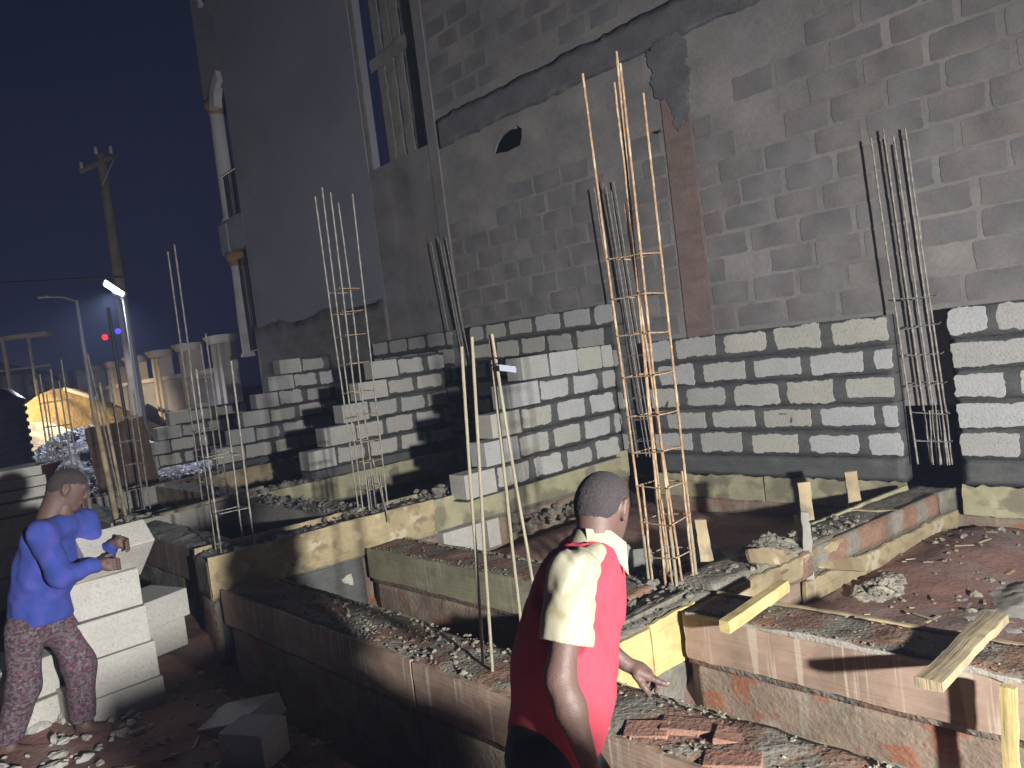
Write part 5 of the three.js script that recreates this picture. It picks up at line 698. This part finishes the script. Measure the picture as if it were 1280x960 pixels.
{ // the person in blue lifting a block; x = where he faces
  const g = thing('person', 'person in a blue long sleeved top and patterned trousers tilting a block on the stack', 'person', [-5.25, -0.06, -1.0], 0.821);
  const Y = 0.06, p = (u, y, w) => [u, y + Y, -w];
  const shR = p(0.035, 1.235, -0.155), shL = p(0.075, 1.22, 0.17), elR = p(0.12, 0.97, -0.21), wrR = p(0.27, 0.99, -0.07), elL = p(0.16, 0.98, 0.20), wrL = p(0.275, 1.07, 0.12);
  const hd = headMesh(p(0.085, 1.445, 0.05), 0.45, 0.4, 0, true);
  const prims = [ell(p(-0.06, 1.06, 0.01), [0.12, 0.2, 0.17]), cap(p(-0.10, 0.98, 0), p(-0.17, 0.72, 0), 0.13, 0.13), cap(shR, shL, 0.06, 0.06), cap(p(0.02, 1.25, 0.02), p(0.06, 1.36, 0.04), 0.065, 0.055), cap(shR, elR, 0.05, 0.042), cap(elR, wrR, 0.042, 0.028), cap(shL, elL, 0.05, 0.042), cap(elL, wrL, 0.042, 0.028)];
  const lg = [p(-0.2, 0.68, -0.09), p(-0.24, 0.33, -0.13), p(-0.40, -0.02, -0.14), p(-0.13, 0.68, 0.09), p(-0.01, 0.36, 0.06), p(-0.03, -0.0, 0.04)];
  const legs = (a, b, c) => [cap(lg[0], lg[1], a, b), cap(lg[1], lg[2], b, c), cap(lg[3], lg[4], a, b), cap(lg[4], lg[5], b, c)];
  const feet = [cap(p(-0.41, -0.02, -0.14), p(-0.25, -0.035, -0.14), 0.035, 0.03), cap(p(-0.04, -0.02, 0.04), p(0.12, -0.035, 0.04), 0.035, 0.03)];
  const hand = (w, d) => { const q = (u, y, z) => [w[0] + u, w[1] + y, w[2] + z]; return handMesh([0, 1, 2, 3].map((i) => chain([q(0.06, 0.02 - i * 0.018, 0), q(0.09, 0.016 - i * 0.018, -0.012 * d), q(0.1, 0.01 - i * 0.018, -0.034 * d), q(0.098, 0.004 - i * 0.018, -0.05 * d)], 0.0105, 0.008)).concat([chain([q(0.02, 0.02, -0.005 * d), q(0.045, 0.04, -0.025 * d), q(0.065, 0.045, -0.04 * d)], 0.012, 0.009)]), [cap(w, q(0.03, 0, 0), 0.026, 0.028), cap(q(0.03, 0.018, 0), q(0.06, 0.02, 0), 0.018, 0.016), cap(q(0.03, -0.018, 0), q(0.058, -0.03, 0), 0.018, 0.016)], 0.0035); };
  part(g, 'body', mergeGeometries([nets(field([...prims, ...legs(0.08, 0.055, 0.04), ...feet], 0.04), [-0.5, -0.02, -0.36], [0.4, 1.5, 0.36], 0.0125), hd.skin, hand(wrR, 1), hand(wrL, -1)].map((q) => cloth(q, 0.3))), M.skin);
  part(g, 'hair', cloth(hd.hair, 0.12), M.hair);
  const top = [ell(p(-0.07, 1.06, 0.01), [0.15, 0.22, 0.185]), cap(p(-0.11, 0.98, 0), p(-0.155, 0.76, 0), 0.165, 0.17), cap(shR, shL, 0.074, 0.074), cap(shR, elR, 0.066, 0.054), cap(elR, [mixN(elR[0], wrR[0], 0.9), mixN(elR[1], wrR[1], 0.9), mixN(elR[2], wrR[2], 0.9)], 0.053, 0.040), cap(shL, elL, 0.066, 0.054), cap(elL, [mixN(elL[0], wrL[0], 0.9), mixN(elL[1], wrL[1], 0.9), mixN(elL[2], wrL[2], 0.9)], 0.053, 0.040)];
  const tf = wr(field(top, 0.05), 0.016, 9, 7, 9, 161); part(g, 'top', cloth(nets((x, y, z) => Math.max(tf(x, y, z), 0.68 + Y - y), [-0.4, 0.66 + Y, -0.36], [0.36, 1.34 + Y, 0.36], 0.0095)), M.blue);
  const ff = wr(field([...legs(0.105, 0.085, 0.07), cap(p(-0.165, 0.76, 0), p(-0.165, 0.68, 0), 0.135, 0.14)], 0.05), 0.010, 8, 5, 8, 171); part(g, 'trousers', cloth(nets((x, y, z) => Math.max(ff(x, y, z), 0.03 + Y - y), [-0.52, 0.02, -0.34], [0.2, 0.94 + Y, 0.3], 0.0115), 0.4), M.trouser);
}

scene.traverse((o) => { if (o.isMesh) { o.castShadow = true; o.receiveShadow = true; } });
renderer.render(scene, camera);
